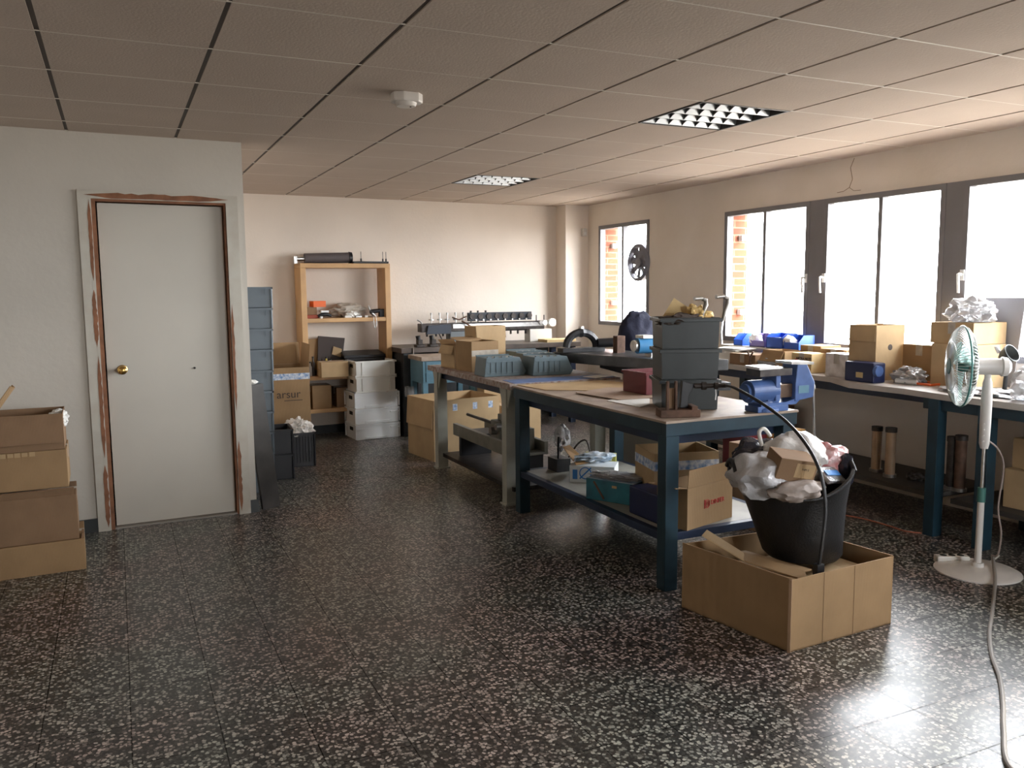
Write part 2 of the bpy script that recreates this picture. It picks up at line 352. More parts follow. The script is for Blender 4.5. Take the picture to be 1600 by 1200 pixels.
for a_, b_, c_, d_ in ((RW[0], RW[1], RW[2], RW[2]+.04), (RW[0], RW[1], RW[3]-.04, RW[3]), (RW[0], RW[0]+.04, RW[2]+.04, RW[3]-.04), (RW[1]-.04, RW[1], RW[2]+.04, RW[3]-.04), (xm_-.02, xm_+.02, RW[2]+.04, RW[3]-.04)): f.bb(a_, b_, -2.69, -2.63, c_, d_)
f.done('window_frame', frame_m, rwf)
B().bb(RW[0]+.04, xm_-.02, -2.663, -2.657, RW[2]+.04, RW[3]-.04).done('pane', glass_m, rwf); B().bb(xm_+.02, RW[1]-.04, -2.663, -2.657, RW[2]+.04, RW[3]-.04).done('pane', glass_m, rwf)
l = bpy.data.lights.new('window_portal', 'AREA'); l.shape = 'RECTANGLE'; l.size = RW[1]-RW[0]; l.size_y = RW[3]-RW[2]; l.cycles.is_portal = True
o = bpy.data.objects.new('window_portal', l); C.objects.link(o); o.location = ((RW[0]+RW[1])/2, -2.7, (RW[2]+RW[3])/2); o.rotation_euler = (R(90), 0, 0)
# portals tell Cycles where the daylight comes in
for y0, y1, z0, z1 in [W1]+[(a, b, RZ0, RZ1) for a, b in bays]:
    l = bpy.data.lights.new('window_portal', 'AREA'); l.shape = 'RECTANGLE'; l.size = z1-z0; l.size_y = y1-y0; l.cycles.is_portal = True
    o = bpy.data.objects.new('window_portal', l); C.objects.link(o); o.location = (XW+.065, (y0+y1)/2, (z0+z1)/2); o.rotation_euler = (0, R(90), 0)
# baseboards
bbm = mat('dark_baseboard', (.045, .05, .05), .4, var=.3)
def base(name, a, b, out=-.012, z=.085):
    a = Vector(a); b = Vector(b); d = (b-a).normalized(); n = Vector((-d.y, d.x))*out
    struct(B().prism([(a.x, a.y, 0), (b.x, b.y, 0), (b.x+n.x, b.y+n.y, 0), (a.x+n.x, a.y+n.y, 0)], (0, 0, z)).done(name, bbm))
base('baseboard_left', (-2.6, wl(-2.6)), (DX0-.095, wl(DX0-.095))); base('baseboard_left_end', (DX1+.085, wl(DX1+.085)), (.792, wl(.792)))
struct(B().bb(.792, .804, 5.756, 5.864, 0, .085).done('baseboard_corner', bbm))
base('baseboard_back', (.8, wb(.8)), (4.72, wb(4.72)))
# door
d = bpy.data.objects.new('door_1', None); C.objects.link(d); d.location = (DX0, wl(DX0), 0); ORG[d.name] = Vector(d.location); struct(d)
A = math.atan(.0395)
def dm(x, off, z): return Vector((x, wl(x)+off, z))
def dbox(b, x0, x1, o0, o1, z0, z1): return b.prism([dm(x0, o0, z0), dm(x1, o0, z0), dm(x1, o1, z0), dm(x0, o1, z0)], (0, 0, z1-z0))
dbox(B(), DX0+.008, DX1-.006, .045, .08, .012, DZ-.012).done('door_leaf', mat('cream_door_paint', (.6, .57, .5), .5, var=.06, scale=2, spec=.3), d)
j = B(); dbox(j, DX0-.05, DX0, -.004, .1, 0, DZ+.03); dbox(j, DX1, DX1+.045, -.004, .1, 0, DZ+.03); dbox(j, DX0, DX1, -.004, .1, DZ-.005, DZ+.03)
j.done('door_jamb', wood_raw, d)
j = B(); dbox(j, DX0-.095, DX0-.022, -.018, -.004, 0, DZ+.055); dbox(j, DX1+.012, DX1+.085, -.018, -.004, 0, DZ+.055); dbox(j, DX0-.022, DX1+.012, -.018, -.004, DZ+.008, DZ+.055)
j.done('door_casing', flaked, d)
def patch(b, x0, z0, x1, z1, vert, seed):
    rnd = random.Random(seed); L_ = []; R_ = []; n_ = 22
    for k in range(n_+1):
        f_ = k/n_; e_ = min(1, 6*f_, 6*(1-f_)); a_ = rnd.random()*.35*e_; c_ = 1-rnd.random()*.55
        if vert: z_ = z0+(z1-z0)*f_; L_.append((x0+(x1-x0)*(.5-.5*e_+a_*.3), z_)); R_.append((x0+(x1-x0)*(.5+.5*e_*c_), z_))
        else: x_ = x0+(x1-x0)*f_; L_.append((x_, z0+(z1-z0)*(.5-.5*e_+a_*.3))); R_.append((x_, z0+(z1-z0)*(.5+.5*e_*c_)))
    for k in range(n_):
        q_ = [L_[k], L_[k+1], R_[k+1], R_[k]]; b.prism([dm(x_, -.0185, z_) for x_, z_ in q_], (0, -.0008, 0))
    return b
for a_ in ((DX0-.052, .02, DX0-.022, .42, 1, 3), (DX0-.047, .46, DX0-.022, 1.1, 1, 4), (DX0-.05, 1.15, DX0-.022, 1.5, 1, 5), (DX0-.045, 1.55, DX0-.022, 2.04, 1, 6), (DX0-.06, DZ+.01, DX1+.03, DZ+.047, 0, 7), (DX1+.013, .02, DX1+.04, .5, 1, 8), (DX1+.013, .7, DX1+.032, 1.4, 1, 9)):
    patch(B(), *a_).done('bare_wood_patch', wood_raw, d)
kp = dm(.02, .045, 1.0); kn = B(); kn.lathe([(.03, 0), (.03, .004), (.012, .008), (.011, .03), (.02, .036), (.027, .048), (.026, .06), (.016, .068), (.004, .07)], kp, 24, Matrix.Rotation(R(90), 4, 'X'))
kn.done('door_knob', brass, d, smooth=True)
kp = dm(.445, .045, .99); B().lathe([(.006, 0), (.007, .006), (.003, .012)], kp, 10, Matrix.Rotation(R(90), 4, 'X')).done('door_peg', greasy, d)
B().prism([dm(DX0, .0, .0), dm(DX1, .0, .0), dm(DX1, .09, .0), dm(DX0, .09, .0)], (0, 0, .008)).done('threshold', mat('stone_threshold', (.3, .28, .25), .4), d)

# ---------------------------------------------------------------- ceiling fittings
def troffer(label, ci, cj):
    x0 = OX+.6*ci; y0 = OY+.6*cj
    t = thing('ceiling_light', label, 'ceiling light', (x0+.3, y0+.3, CEIL), 'recessed ceiling lights')
    f = B(); a = .012
    f.bb(x0+.004, x0+.596, y0+.002, y0+.002+a, CEIL-.002, CEIL+.09); f.bb(x0+.004, x0+.596, y0+.598-a, y0+.598, CEIL-.002, CEIL+.09)
    f.bb(x0+.004, x0+.004+a, y0+.014, y0+.586, CEIL-.002, CEIL+.09); f.bb(x0+.596-a, x0+.596, y0+.014, y0+.586, CEIL-.002, CEIL+.09)
    f.bb(x0+.016, x0+.584, y0+.014, y0+.586, CEIL+.082, CEIL+.09)
    f.done('housing', mat('light_housing', (.06, .06, .06), .5), t)
    rf = mat('brushed_reflector', (.5, .53, .55), .35, .9); rb = mat('shaded_louvre', (.09, .09, .09), .5)
    # four long parabolic troughs running along x, six cells each
    w = .568/4
    for k in range(5):
        yc = y0+.016+w*k
        B().prism([(x0+.018, yc-.004, CEIL+.002), (x0+.018, yc+.004, CEIL+.002), (x0+.018, yc+.016, CEIL+.045), (x0+.018, yc-.016, CEIL+.045)] if 0 < k < 4 else
                ([(x0+.018, yc, CEIL+.002), (x0+.018, yc+.004, CEIL+.002), (x0+.018, yc+.016, CEIL+.045), (x0+.018, yc, CEIL+.045)] if k == 0 else
                 [(x0+.018, yc-.004, CEIL+.002), (x0+.018, yc, CEIL+.002), (x0+.018, yc, CEIL+.045), (x0+.018, yc-.016, CEIL+.045)]), (.564, 0, 0)).done('reflector', rf, t)
    v = .568/6
    for k in range(1, 6):
        c = B(); xc = x0+.016+v*k
        for q in range(4):
            ya = y0+.016+w*q+.004; yb = ya+w-.008; pts = [(xc, ya, CEIL+.003)]
            for s in range(9):
                pts.append((xc, ya+(yb-ya)*s/8, CEIL+.003+.022*math.sin(math.pi*s/8)))
            pts += [(xc, yb-.012, CEIL+.045), (xc, ya+.012, CEIL+.045)]
            c.prism([(p[0]-.0015, p[1], p[2]) for p in pts[1:]], (.003, 0, 0))
        c.done('louvre_blade', rb, t)
    for q in range(4): B().cyl((x0+.03, y0+.016+w*(q+.5), CEIL+.062), (x0+.57, y0+.016+w*(q+.5), CEIL+.062), .013).done('lamp_tube', mat('white_tube', (.85, .87, .88), .35), t, smooth=True)
troffer('louvred square ceiling light nearer the camera, above the dark bin tower', 5, 1)
troffer('louvred square ceiling light further back, small in the photo', 5, 6)
# emergency lamp
p = atz(634, 146, CEIL); t = thing('smoke_detector', 'white rounded detector on the ceiling tiles left of the lights', 'detector', p)
b = B()
hexp = [(-.075, -.035), (-.03, -.06), (.05, -.06), (.085, -.02), (.085, .03), (.045, .06), (-.04, .06), (-.075, .03)]
b.prism([(p.x+x*.95, p.y+y*.95, CEIL-.045) for x, y in hexp], (0, 0, .045)); b.done('detector_body', mat('detector_white', (.72, .68, .63), .45), t, bevel=.008)
B().lathe([(.045, -.062), (.05, -.055), (.053, -.045)], (p.x, p.y, CEIL), 24).done('detector_cap', mat('detector_white', (0, 0, 0)), t, smooth=True)
B().lathe([(.004, -.066), (.005, -.0615)], (p.x+.02, p.y-.01, CEIL), 10).done('indicator', print_dark, t)
p = aty(905, 363, 8.58); q = atx(908, 363, 5.02)
t = thing('motion_sensor', 'small beige sensor box high on the corner pillar', 'sensor', (4.95, 8.56, p.z))
B().bb(4.92, 4.98, 8.53, 8.58, p.z-.045, p.z+.045).done('sensor_body', offw, t, bevel=.008); B().bb(4.935, 4.965, 8.527, 8.532, p.z-.03, p.z).done('sensor_lens', white_m, t)
# exec:objects
# ---------------------------------------------------------------- cartons
def carton(label, c, size, rz=0, m=None, flaps=None, closed=True, tape=None, cat='cardboard box', name='cardboard_box', group=None, th=.005, fill=None, shear=0):
    """box standing at c (centre of its base); flaps: {'f','b','l','r'} -> degrees above the horizontal (outward), open top"""
    m = m or kard; w, dd, h = size
    t = thing(name, label, cat, (0, 0, 0), group)
    if closed and not flaps:
        B().box((0, 0, h/2), (w, dd, h)).done('carton_body', m, t, bevel=.003)
        if tape is not False:
            b = B(); b.box((0, 0, h+.0006), (w, .05, .0012)); b.box((-w/2-.0006, 0, h-.035), (.0012, .05, .07)); b.box((w/2+.0006, 0, h-.035), (.0012, .05, .07)); b.done('tape', tape or tape_m, t)
    else:
        b = B(); b.box((0, 0, th/2), (w, dd, th))
        b.box((0, -dd/2+th/2, h/2+th/2), (w, th, h-th)); b.box((0, dd/2-th/2, h/2+th/2), (w, th, h-th))
        b.box((-w/2+th/2, 0, h/2+th/2), (th, dd-2*th, h-th)); b.box((w/2-th/2, 0, h/2+th/2), (th, dd-2*th, h-th))
        b.done('carton_body', m, t)
        fl = min(w, dd)*.48
        for k, a in (flaps or {}).items():
            a = R(a); g = B(); L = fl
            if isinstance(flaps[k], tuple): pass
            if k in 'fb':
                sgn = -1 if k == 'f' else 1
                g.box((0, 0, 0), (w-.01, L, th*.7)); g.xf(Matrix.Translation((0, sgn*(dd/2-th/2), h+.001)) @ Matrix.Rotation(a*sgn, 4, 'X') @ Matrix.Translation((0, sgn*L/2, th*.35)))
            else:
                sgn = -1 if k == 'l' else 1
                g.box((0, 0, 0), (L, dd-.01, th*.7)); g.xf(Matrix.Translation((sgn*(w/2-th/2), 0, h+.001)) @ Matrix.Rotation(-a*sgn, 4, 'Y') @ Matrix.Translation((sgn*L/2, 0, th*.35)))
            g.done('flap', m, t)
        if tape:
            b = B(); e = .0012
            b.box((0, -dd/2-e/2, h*.78), (w+2*e, e, .05)); b.box((-w/2-e/2, 0, h*.78), (e, dd, .05)); b.box((w/2+e/2, 0, h*.78), (e, dd, .05)); b.done('printed_tape', tape, t)
    return t
def put(t, c, rz=0): t.location = Vector(c); t.rotation_euler = (0, 0, rz); return t

# left stack of cartons by the door wall
Yf = 4.95
z1 = aty(133, 842, Yf).z; z2 = aty(119, 763, Yf).z
t = carton('wide cardboard box on the floor, lowest of the stack left of the door', None, (.62, .4, z1), m=kard); put(t, (-.225-.31, Yf+.2, 0), R(2))
b = B(); b.box((.302, -.14, z1+.0), (.012, .09, .055), M=rotm(0, R(6), 0)); b.done('torn_flap', kard3, t)
h2 = z2-z1-.002
t = carton('long cardboard box with a crushed upper flap, second from the floor by the door', None, (.62, .36, h2-.035), m=kard3); put(t, (aty(119, 800, Yf).x-.31, Yf+.19, z1+.002), R(2))
b = B(); b.box((0, -.165, h2-.018), (.6, .02, .034), M=rotm(R(14), 0, 0)); b.done('crushed_flap', kard3, t)
z3 = z2+.002
x3 = aty(104, 720, Yf+.05).x
h3 = aty(104, 702, Yf+.05).z-z3
t = carton('low cardboard box with corrugated torn edge in the middle of the stack by the door', None, (.55, .33, h3), m=kard); put(t, (x3-.275, Yf+.215, z3), R(1))
b = B()
for k in range(12): b.box((-.25+.033*k+.001*(k % 3), -.167, h3-.012), (.026, .003, .02+.004*(k % 2)))
b.done('corrugated_edge', kard2, t)
z4 = z3+h3+.002; h4 = aty(100, 645, Yf+.05).z-z4
t = carton('open cardboard box on top of the stack left of the door', None, (.54, .32, h4-.004), m=kard3, closed=False, flaps={'f': -84}); put(t, (aty(100, 700, Yf+.05).x-.27, Yf+.215, z4), R(1))
b = B(); b.blob((.24, .0, h4-.05), (.05, .1, .045), 3, .3); b.done('white_lining', paper, t)
p = aty(10, 625, Yf+.1)
t = thing('cardboard_roll', 'curved dark cardboard sheet sticking up at the far left edge above the boxes', 'cardboard', (p.x-.1, p.y, z4+h4-.005))
b = B(); poly = []
for s in range(7): a = s/6; poly.append((-.02+.02*math.sin(a*3), -.04+.08*a, 0))
for s in range(7): a = 1-s/6; poly.append((-.016+.02*math.sin(a*3), -.04+.08*a, 0))
b.prism(poly, (0, 0, .2)); b.xf(Matrix.Translation((p.x-.075, p.y, z4+h4-.02)) @ rotm(0, R(35), 0)); b.done('curved_sheet', kard, t)

# ---------------------------------------------------------------- plank, crates beside the partition
t = thing('plank', 'dark scuffed plank leaning against the wall end beside the grey crates', 'plank', (.86, 5.86, 0))
b = B(); L = .86; b.box((0, 0, L/2), (.13, .025, L)); b.xf(Matrix.Translation((.895, 5.83, 0.0)) @ rotm(R(-1.5), R(-5.5), R(20))); b.done('board', mat('scuffed_dark_board', (.06, .055, .05), .4, var=.4, scale=8), t)
b = B(); b.blob((.812, 5.84, .872), (.03, .02, .015), 5, .3, sub=3); b.done('rag', paper, t)
# euro crates: one kind, ten high
def euro(w, d, h, m, rim=.012, ribs=True):
    t = thing('storage_crate', '', 'crate')
    b = B(); th = .004; q = .013
    b.bb(-w/2+q, w/2-q, -d/2+q, d/2-q, 0, th)
    for s in (-1, 1):
        b.box((0, s*(d/2-q-th/2), h/2), (w-2*q, th, h-.002)); b.box((s*(w/2-q-th/2), 0, h/2), (th, d-2*q, h-.002))
    b.done('crate_shell', m, t)
    b = B()
    for s in (-1, 1):
        b.box((0, s*(d/2-rim/2), h-.009), (w, rim, .014)); b.box((s*(w/2-rim/2), 0, h-.009), (rim, d, .014))
    b.done('crate_rim', m, t)
    b = B()
    for sx in (-1, 1):
        for sy in (-1, 1):
            b.cyl((sx*(w/2-.011), sy*(d/2-.011), .001), (sx*(w/2-.011), sy*(d/2-.011), h-.016), .009, n=10)
            if ribs: b.box((sx*(w/2-.05), sy*(d/2-.003), h-.035), (.004, .006, .04))
    b.done('crate_ribs', m, t); return t
N = 10; ch = 1.512/N
e0 = euro(.29, .42, ch, crateg)
names = ['bottom', 'second from the bottom', 'third from the bottom', 'fourth from the bottom', 'fifth from the bottom', 'sixth from the bottom', 'seventh from the bottom', 'third from the top', 'second from the top', 'topmost']
for k in range(N):
    o = e0 if k == 0 else copy_tree(e0)
    place(o, (.90-.004*(9-k)*1.0, 6.50, ch*k), R(-1.5)); o['label'] = 'slate grey plastic crate, %s of the tall tower beside the partition' % names[k]; o['group'] = 'grey crate tower'
k0 = euro(.2, .32, .2, black_m, ribs=False)
def bk(o, c, l): place(o, c, R(-4)); o['label'] = l; o['group'] = 'black crates on the floor'
bk(k0, (1.13, 6.83, 0), 'black plastic crate on the floor, under another beside the grey tower')
bk(copy_tree(k0), (1.13, 6.83, .2), 'black plastic crate stacked on another beside the grey tower')
k2 = euro(.26, .34, .29, black_m, ribs=False); bk(k2, (1.36, 7.26, 0), 'black slotted crate holding a full white bag, in front of the branded carton')
b = B()
for k in range(9): b.box((-.1+.025*k, -.171, .15), (.006, .004, .22))
b.done('crate_slats', black_m, k2)
t = thing('white_bag', 'crumpled white bag stuffed in the black crate on the floor', 'bag', (1.36, 7.26, .29))
b = B(); b.blob((1.37, 7.26, .29), (.11, .14, .09), 8, .5, 4, flat=.1); b.done('bag_film', mat('white_bag_film', (.75, .72, .68), .4, bump=.8, bscale=30), t, smooth=True)
# big branded carton
t = carton('tall open carton with dark lettering and printed tape, between crate tower and shelf unit', None, (.42, .42, .80), m=kard, closed=False, flaps={'b': 78, 'r': 84, 'l': 80}, tape=None)
e = B(); e.box((0, -.2112, .72), (.424, .0012, .055)); e.box((.2112, 0, .72), (.0012, .42, .055)); e.done('printed_tape', ptape, t)
put(t, (1.345, 7.82, 0), R(-1))
text('arsur', .1, face_m((.02, -.2125, .56)), print_dark, t); b = B(); b.box((.06, -.2115, .505), (.16, .001, .006)); b.done('underline', print_dark, t)

# ---------------------------------------------------------------- pine shelf unit
X0, X1, SY0, SY1, SZ = 1.655, 2.565, 8.38, 8.68, 1.75
su = thing('shelf_unit', 'open varnished pine shelf unit against the back wall', 'shelf', ((X0+X1)/2, (SY0+SY1)/2, 0))
for a in (X0, X1-.055): B().bb(a, a+.055, SY0, SY1, 0, SZ-.045).done('side_panel', lightwood, su, bevel=.003)
B().bb(X0, X1, SY0, SY1, SZ-.045, SZ).done('top_board', lightwood, su, bevel=.003)
sz = [aty(530, 497, SY0).z, aty(500, 588, SY0).z, aty(510, 640, SY0).z]
sz[2] = .30
for z in sz: B().bb(X0+.055, X1-.055, SY0+.005, SY1, z-.04, z).done('shelf_board', lightwood, su, bevel=.002)
def on(x, z): return z
# items on top
z = SZ; xa = aty(465, 405, 8.5).x; xb = aty(545, 405, 8.5).x
t = thing('feed_roller', 'dark grey knurled roller lying on top of the pine shelf', 'roller', ((xa+xb)/2, 8.5, z))
B().cyl((xa+.07, 8.52, z+.05), (xb, 8.50, z+.062), .05, .052, 24).done('roller_barrel', mat('knurled_grey', (.13, .11, .11), .6, .2, bump=.4, bscale=200), t, smooth=True)
b = B(); b.cyl((xb, 8.5, z+.06), (xb+.03, 8.499, z+.06), .06, .055, 24); b.done('end_collar', black_m, t, smooth=True)
b = B(); b.cyl((xa-.01, 8.52, z+.045), (xa+.07, 8.52, z+.048), .022, n=14); b.box((xa-.02, 8.52, z+.035), (.03, .05, .07)); b.done('bearing_bracket', steel, t)
xa2 = aty(550, 405, 8.45).x; xb2 = aty(608, 405, 8.45).x
t = thing('router', 'flat dark device with three upright antennas on top of the pine shelf', 'router', ((xa2+xb2)/2, 8.47, z))
B().bb(xa2, xb2-.02, 8.40, 8.54, z, z+.022).done('housing', black_m, t, bevel=.004)
for px in (564, 598, 603):
    xx = aty(px, 400, 8.44).x; a = B(); a.cyl((xx, 8.44, z+.02), (xx, 8.44, z+.05), .008, n=10); a.cyl((xx, 8.44, z+.05), (xx, 8.44, z+.12), .003, n=8); a.done('antenna', black_m, t)
# items on shelf 1
z = sz[0]
xl = lambda px: aty(px, 480, 8.5).x
t = carton('dark red box at the left end of the middle shelf', None, (.12, .14, .035), m=mat('dark_red_card', (.3, .06, .03), .6), tape=False, cat='box', name='small_box'); put(t, (X0+.12, 8.5, z))
t = carton('brown box standing under the orange one on the shelf', None, (.1, .1, .075), m=kard3, tape=False, cat='box', name='small_box'); put(t, (X0+.115, 8.5, z+.036))
t = carton('bright orange box on the shelf', None, (.13, .12, .06), m=orange, tape=False, cat='box', name='small_box'); put(t, (xl(497), 8.52, z+.112), R(8))
t = thing('hand_tool', 'black hand tool with a pale grip in front of the orange box', 'tool', (xl(503), 8.43, z))
b = B(); b.tube([(xl(494), 8.43, z+.02), (xl(500), 8.43, z+.035), (xl(508), 8.43, z+.04), (xl(515), 8.43, z+.018)], [.014, .02, .022, .01], 12); b.done('tool_body', black_m, t, smooth=True)
B().box((xl(504), 8.43, z+.068), (.08, .05, .022), rz=.1).done('pale_grip', white_m, t, bevel=.004)
B().cyl((xl(498), 8.40, z), (xl(498), 8.40, z+.02), .014).done('tool_tip', white_m, t)
t = thing('plastic_bag', 'loose clear plastic bag slumped on the middle shelf', 'bag', (xl(550), 8.55, z))
b = B(); b.blob((xl(548), 8.58, z+.07), (.16, .07, .07), 11, .45, 3, flat=.07); b.done('bag_film', mat('dusty_clear_bag', (.62, .55, .46), .5, trans=.25, bump=.6, bscale=24), t, smooth=True)
t = thing('white_cloth', 'small crumpled white cloth on the middle shelf', 'cloth', (xl(545), 8.44, z))
b = B(); b.blob((xl(547), 8.44, z+.03), (.06, .04, .03), 12, .5, 4, sub=3, flat=.03); b.done('cloth_heap', paper, t, smooth=True)
for px, ww, m_, l in ((540, .07, paper, 'flat white packet at the edge of the middle shelf'), (556, .06, steel, 'small steel block lying beside the white cloth'), (568, .03, offw, 'tiny cream cap near the right of the middle shelf')):
    t = thing('small_part', l, 'part', (xl(px), 8.405, z)); B().box((xl(px), 8.41, z+.01), (ww, .03, .02)).done('block', m_, t, bevel=.002)
t = thing('spray_gun', 'dark paint spray gun with a silver handle on the right of the middle shelf', 'tool', (xl(580), 8.46, z))
b = B(); b.tube([(xl(574), 8.46, z+.12), (xl(576), 8.46, z+.08), (xl(580), 8.46, z+.035), (xl(584), 8.46, z+.012)], [.007, .012, .018, .018], 12); b.done('grip', steel, t, smooth=True)
b = B(); b.cyl((xl(576), 8.46, z+.055), (xl(592), 8.46, z+.065), .022, n=14); b.box((xl(596), 8.47, z+.04), (.07, .06, .08)); b.done('gun_body', black_m, t, bevel=.003)
t = thing('cable_loop', 'white cable loop hanging over the edge of the middle shelf', 'cable', (xl(580), 8.37, z))
b = B(); x_ = xl(580); b.tube([(x_-.012, 8.44, z+.008), (x_-.012, 8.372, z+.006), (x_-.014, 8.368, z-.05), (x_-.008, 8.368, z-.1), (x_+.004, 8.368, z-.105), (x_+.013, 8.368, z-.09), (x_+.014, 8.368, z-.02), (x_+.012, 8.376, z+.007), (x_+.012, 8.44, z+.008)], .004); b.done('wire', white_m, t)
# shelf 2: dark open box, printer, carton
z = sz[1]
B_ = B
t = carton('brown carton panel standing at the back left of the lower shelf', None, (.2, .02, .36), m=kard, tape=False); put(t, (X0+.165, 8.655, z))
t = thing('tool_case', 'open dark case with raised lid, filled with bottles, on the pine shelf', 'case', (1.87, 8.52, z))
b = B(); b.bb(1.80, 2.07, 8.43, 8.62, z, z+.05); b.done('case_tray', mat('case_brown', (.05, .035, .03), .6), t)
b = B(); xA = 1.83; b.prism([(1.84, 8.6, z+.06), (2.08, 8.60, z+.03), (2.135, 8.62, z+.36), (1.86, 8.62, z+.39)], (0, .012, 0)); b.done('case_lid', MATS['case_brown'], t)
b = B(); b.prism([(1.99, 8.597, z+.2), (2.08, 8.597, z+.165), (2.095, 8.6, z+.25), (2.01, 8.6, z+.28)], (0, -.002, 0)); b.done('lid_label', kard2, t)
for i_, (xx, hh, m_, l) in enumerate(((1.735, .13, offw, 'cream bottle beside the open case'), (1.765, .18, greasy, 'dark can beside the open case'), (1.9, .12, mat('yellow_plastic', (.5, .4, .08), .5), 'yellow spray can in the open case'), (1.86, .10, red_p, 'red marker can in the open case'), (1.94, .1, white_m, 'pale tin in the open case'))):
    zz = z if xx < 1.8 else z+.05
    t = thing('bottle', l, 'bottle', (xx, 8.46, zz)); b = B(); b.lathe([(.018, 0), (.02, .01), (.02, hh*.7), (.009, hh*.82), (.009, hh)], (xx, 8.46, zz), 16); b.done('bottle_body', m_, t, smooth=True)
    b = B(); b.lathe([(.011, hh), (.011, hh+.015)], (xx, 8.46, zz), 12); b.done('bottle_cap', black_m, t)
p0 = aty(535, 560, 8.42).x
t = thing('printer', 'flat black inkjet printer on the pine shelf behind the white crates', 'printer', (2.3, 8.53, z))
b = B(); b.bb(2.09, 2.50, 8.41, 8.66, z, z+.165); b.done('printer_body', black_m, t, bevel=.012)
b = B(); b.prism([(2.07, 8.405, z+.166), (2.50, 8.405, z+.166), (2.50, 8.66, z+.2), (2.09, 8.66, z+.2)], (0, 0, .028)); b.done('scanner_lid', black_m, t, bevel=.004)
B().bb(2.16, 2.44, 8.40, 8.409, z+.11, z+.145).done('paper_slot', mat('slot_black', (.003, .003, .003), .8), t)
t = carton('small plain carton jutting out of the lower shelf beside the white crates', None, (.27, .2, .15), m=kard2); 
pz = aty(500, 592, 8.3)
put(t, (1.93, 8.325, sz[1]), 0)
z = sz[2]
t = carton('light carton on the bottom shelf of the pine unit', None, (.19, .2, .235), m=kard, ); put(t, (X0+.18, 8.52, z))
t = carton('second carton in the shade on the bottom shelf of the pine unit', None, (.18, .2, .2), m=kard3); put(t, (X0+.42, 8.53, z))

# ---------------------------------------------------------------- white crates
def wcrate(w, d, h, m, folded):
    t = thing('white_crate', '', 'crate')
    b = B(); q = .017; th = .005
    b.bb(-w/2+q, w/2-q, -d/2+q, d/2-q, 0, th)
    for s in (-1, 1):
        b.box((0, s*(d/2-q), h/2), (w-2*q+th, th, h-.004)); b.box((s*(w/2-q), 0, h/2), (th, d-2*q, h-.004))
    b.done('crate_shell', m, t)
    b = B()
    for s in (-1, 1):
        b.box((0, s*(d/2-.007), h-.01), (w, .014, .016)); b.box((s*(w/2-.007), 0, h-.01), (.014, d, .016))
        if folded:
            for sx in (-1, 1): b.box((sx*(w/2-.05), s*(d/2-.008), h*.5+.03), (.1, .01, .012)); b.box((sx*(w/2-.006), s*(d/2-.008), h/2), (.012, .014, h-.02))
            b.box((0, s*(d/2-.009), .018), (w*.55, .008, .02))
        else:
            for xx in (-w*.32, w*.34): b.box((xx, s*(d/2-.009), h/2), (.014, .01, h-.02))
            b.box((0, s*(d/2-.009), .008), (w, .012, .014))
    b.done('crate_rim', m, t)
    b = B(); b.box((-w/2+q-.003, 0, h-.055), (.003, .1, .035)); b.done('handle_hole', mat('slot_black', (0, 0, 0)), t); return t
wm = mat('white_crate_plastic', (.84, .86, .86), .38, var=.06, scale=5); wm2 = mat('cream_crate_plastic', (.8, .8, .76), .38, var=.08, scale=5)
zc = [aty(600, y, 8.1).z for y in (686, 662, 638, 612, 588, 563)]
bx = 2.285
w0 = None
nm = ['lowest of the three wide ones', 'middle of the three wide ones', 'highest of the three wide ones']
hh = zc[3]/3
w0 = wcrate(.47, .34, hh, wm, True)
for k in range(3):
    o = w0 if k == 0 else copy_tree(w0); place(o, (bx+.02, 8.27, hh*k), R(4)); o['label'] = 'white plastic crate in the stack by the pine shelf, %s' % nm[k]; o['group'] = 'white crate stack'
h5 = (zc[5]-zc[3])/2; w1 = wcrate(.43, .33, h5, wm2, False)
for k in range(2):
    o = w1 if k == 0 else copy_tree(w1); place(o, (bx+.02, 8.275, zc[3]+h5*k), R(3)); o['label'] = ['narrower cream crate, second from the top of the white stack', 'narrower cream crate topping the white stack by the pine shelf'][k]; o['group'] = 'white crate stack'
p = aty(624, 640, 8.2)
t = thing('glass_jar', 'clear jar on a thin stand between the white crates and the dark bench', 'jar', (2.595, 7.93, 0))
b = B(); b.lathe([(.06, 0), (.06, .01), (.01, .02), (.01, .42)], (2.595, 7.93, 0), 20); b.done('stand', steel, t, smooth=True)
b = B(); b.lathe([(.02, .42), (.045, .43), (.05, .47), (.045, .52), (.048, .53)], (2.595, 7.93, 0), 20); b.done('jar_bowl', clear_film, t, smooth=True)

# ---------------------------------------------------------------- dark workbench at the back wall
DY0, DY1, DZT = 8.05, 8.66, .90
t = thing('workbench', 'dark metal workbench with drawers along the back wall carrying the roller machine', 'workbench', (3.6, 8.25, 0))
B().bb(2.56, 4.62, DY0, DY1, DZT-.05, DZT).done('bench_top', mat('dark_worn_top', (.1, .075, .06), .45, var=.4), t, bevel=.004)
B().bb(2.59, 2.74, DY0+.03, DY1-.03, 0, DZT-.05).done('side_cabinet', mat('charcoal_paint', (.045, .05, .055), .5, var=.3), t, bevel=.003)
for x_ in (4.52,):
    for y_ in (DY0+.05, DY1-.1): B().bb(x_, x_+.06, y_, y_+.06, 0, DZT-.05).done('leg', blue_dark, t)
B().bb(2.71, 4.5, DY1-.06, DY1-.03, .1, DZT-.05).done('back_panel', MATS['charcoal_paint'], t)
B().bb(2.71, 4.52, DY0+.06, DY1-.07, .25, .28).done('lower_shelf', MATS['charcoal_paint'], t)
t = thing('drawer_cabinet', 'light blue metal drawer cabinet standing in front of the dark back bench', 'cabinet', (2.9, 7.83, 0))
c0 = aty(653, 556, 7.4)
B().bb(2.62, 3.2, 7.62, 8.03, DZT-.10, DZT-.06).done('cabinet_top', benchwood, t, bevel=.003)
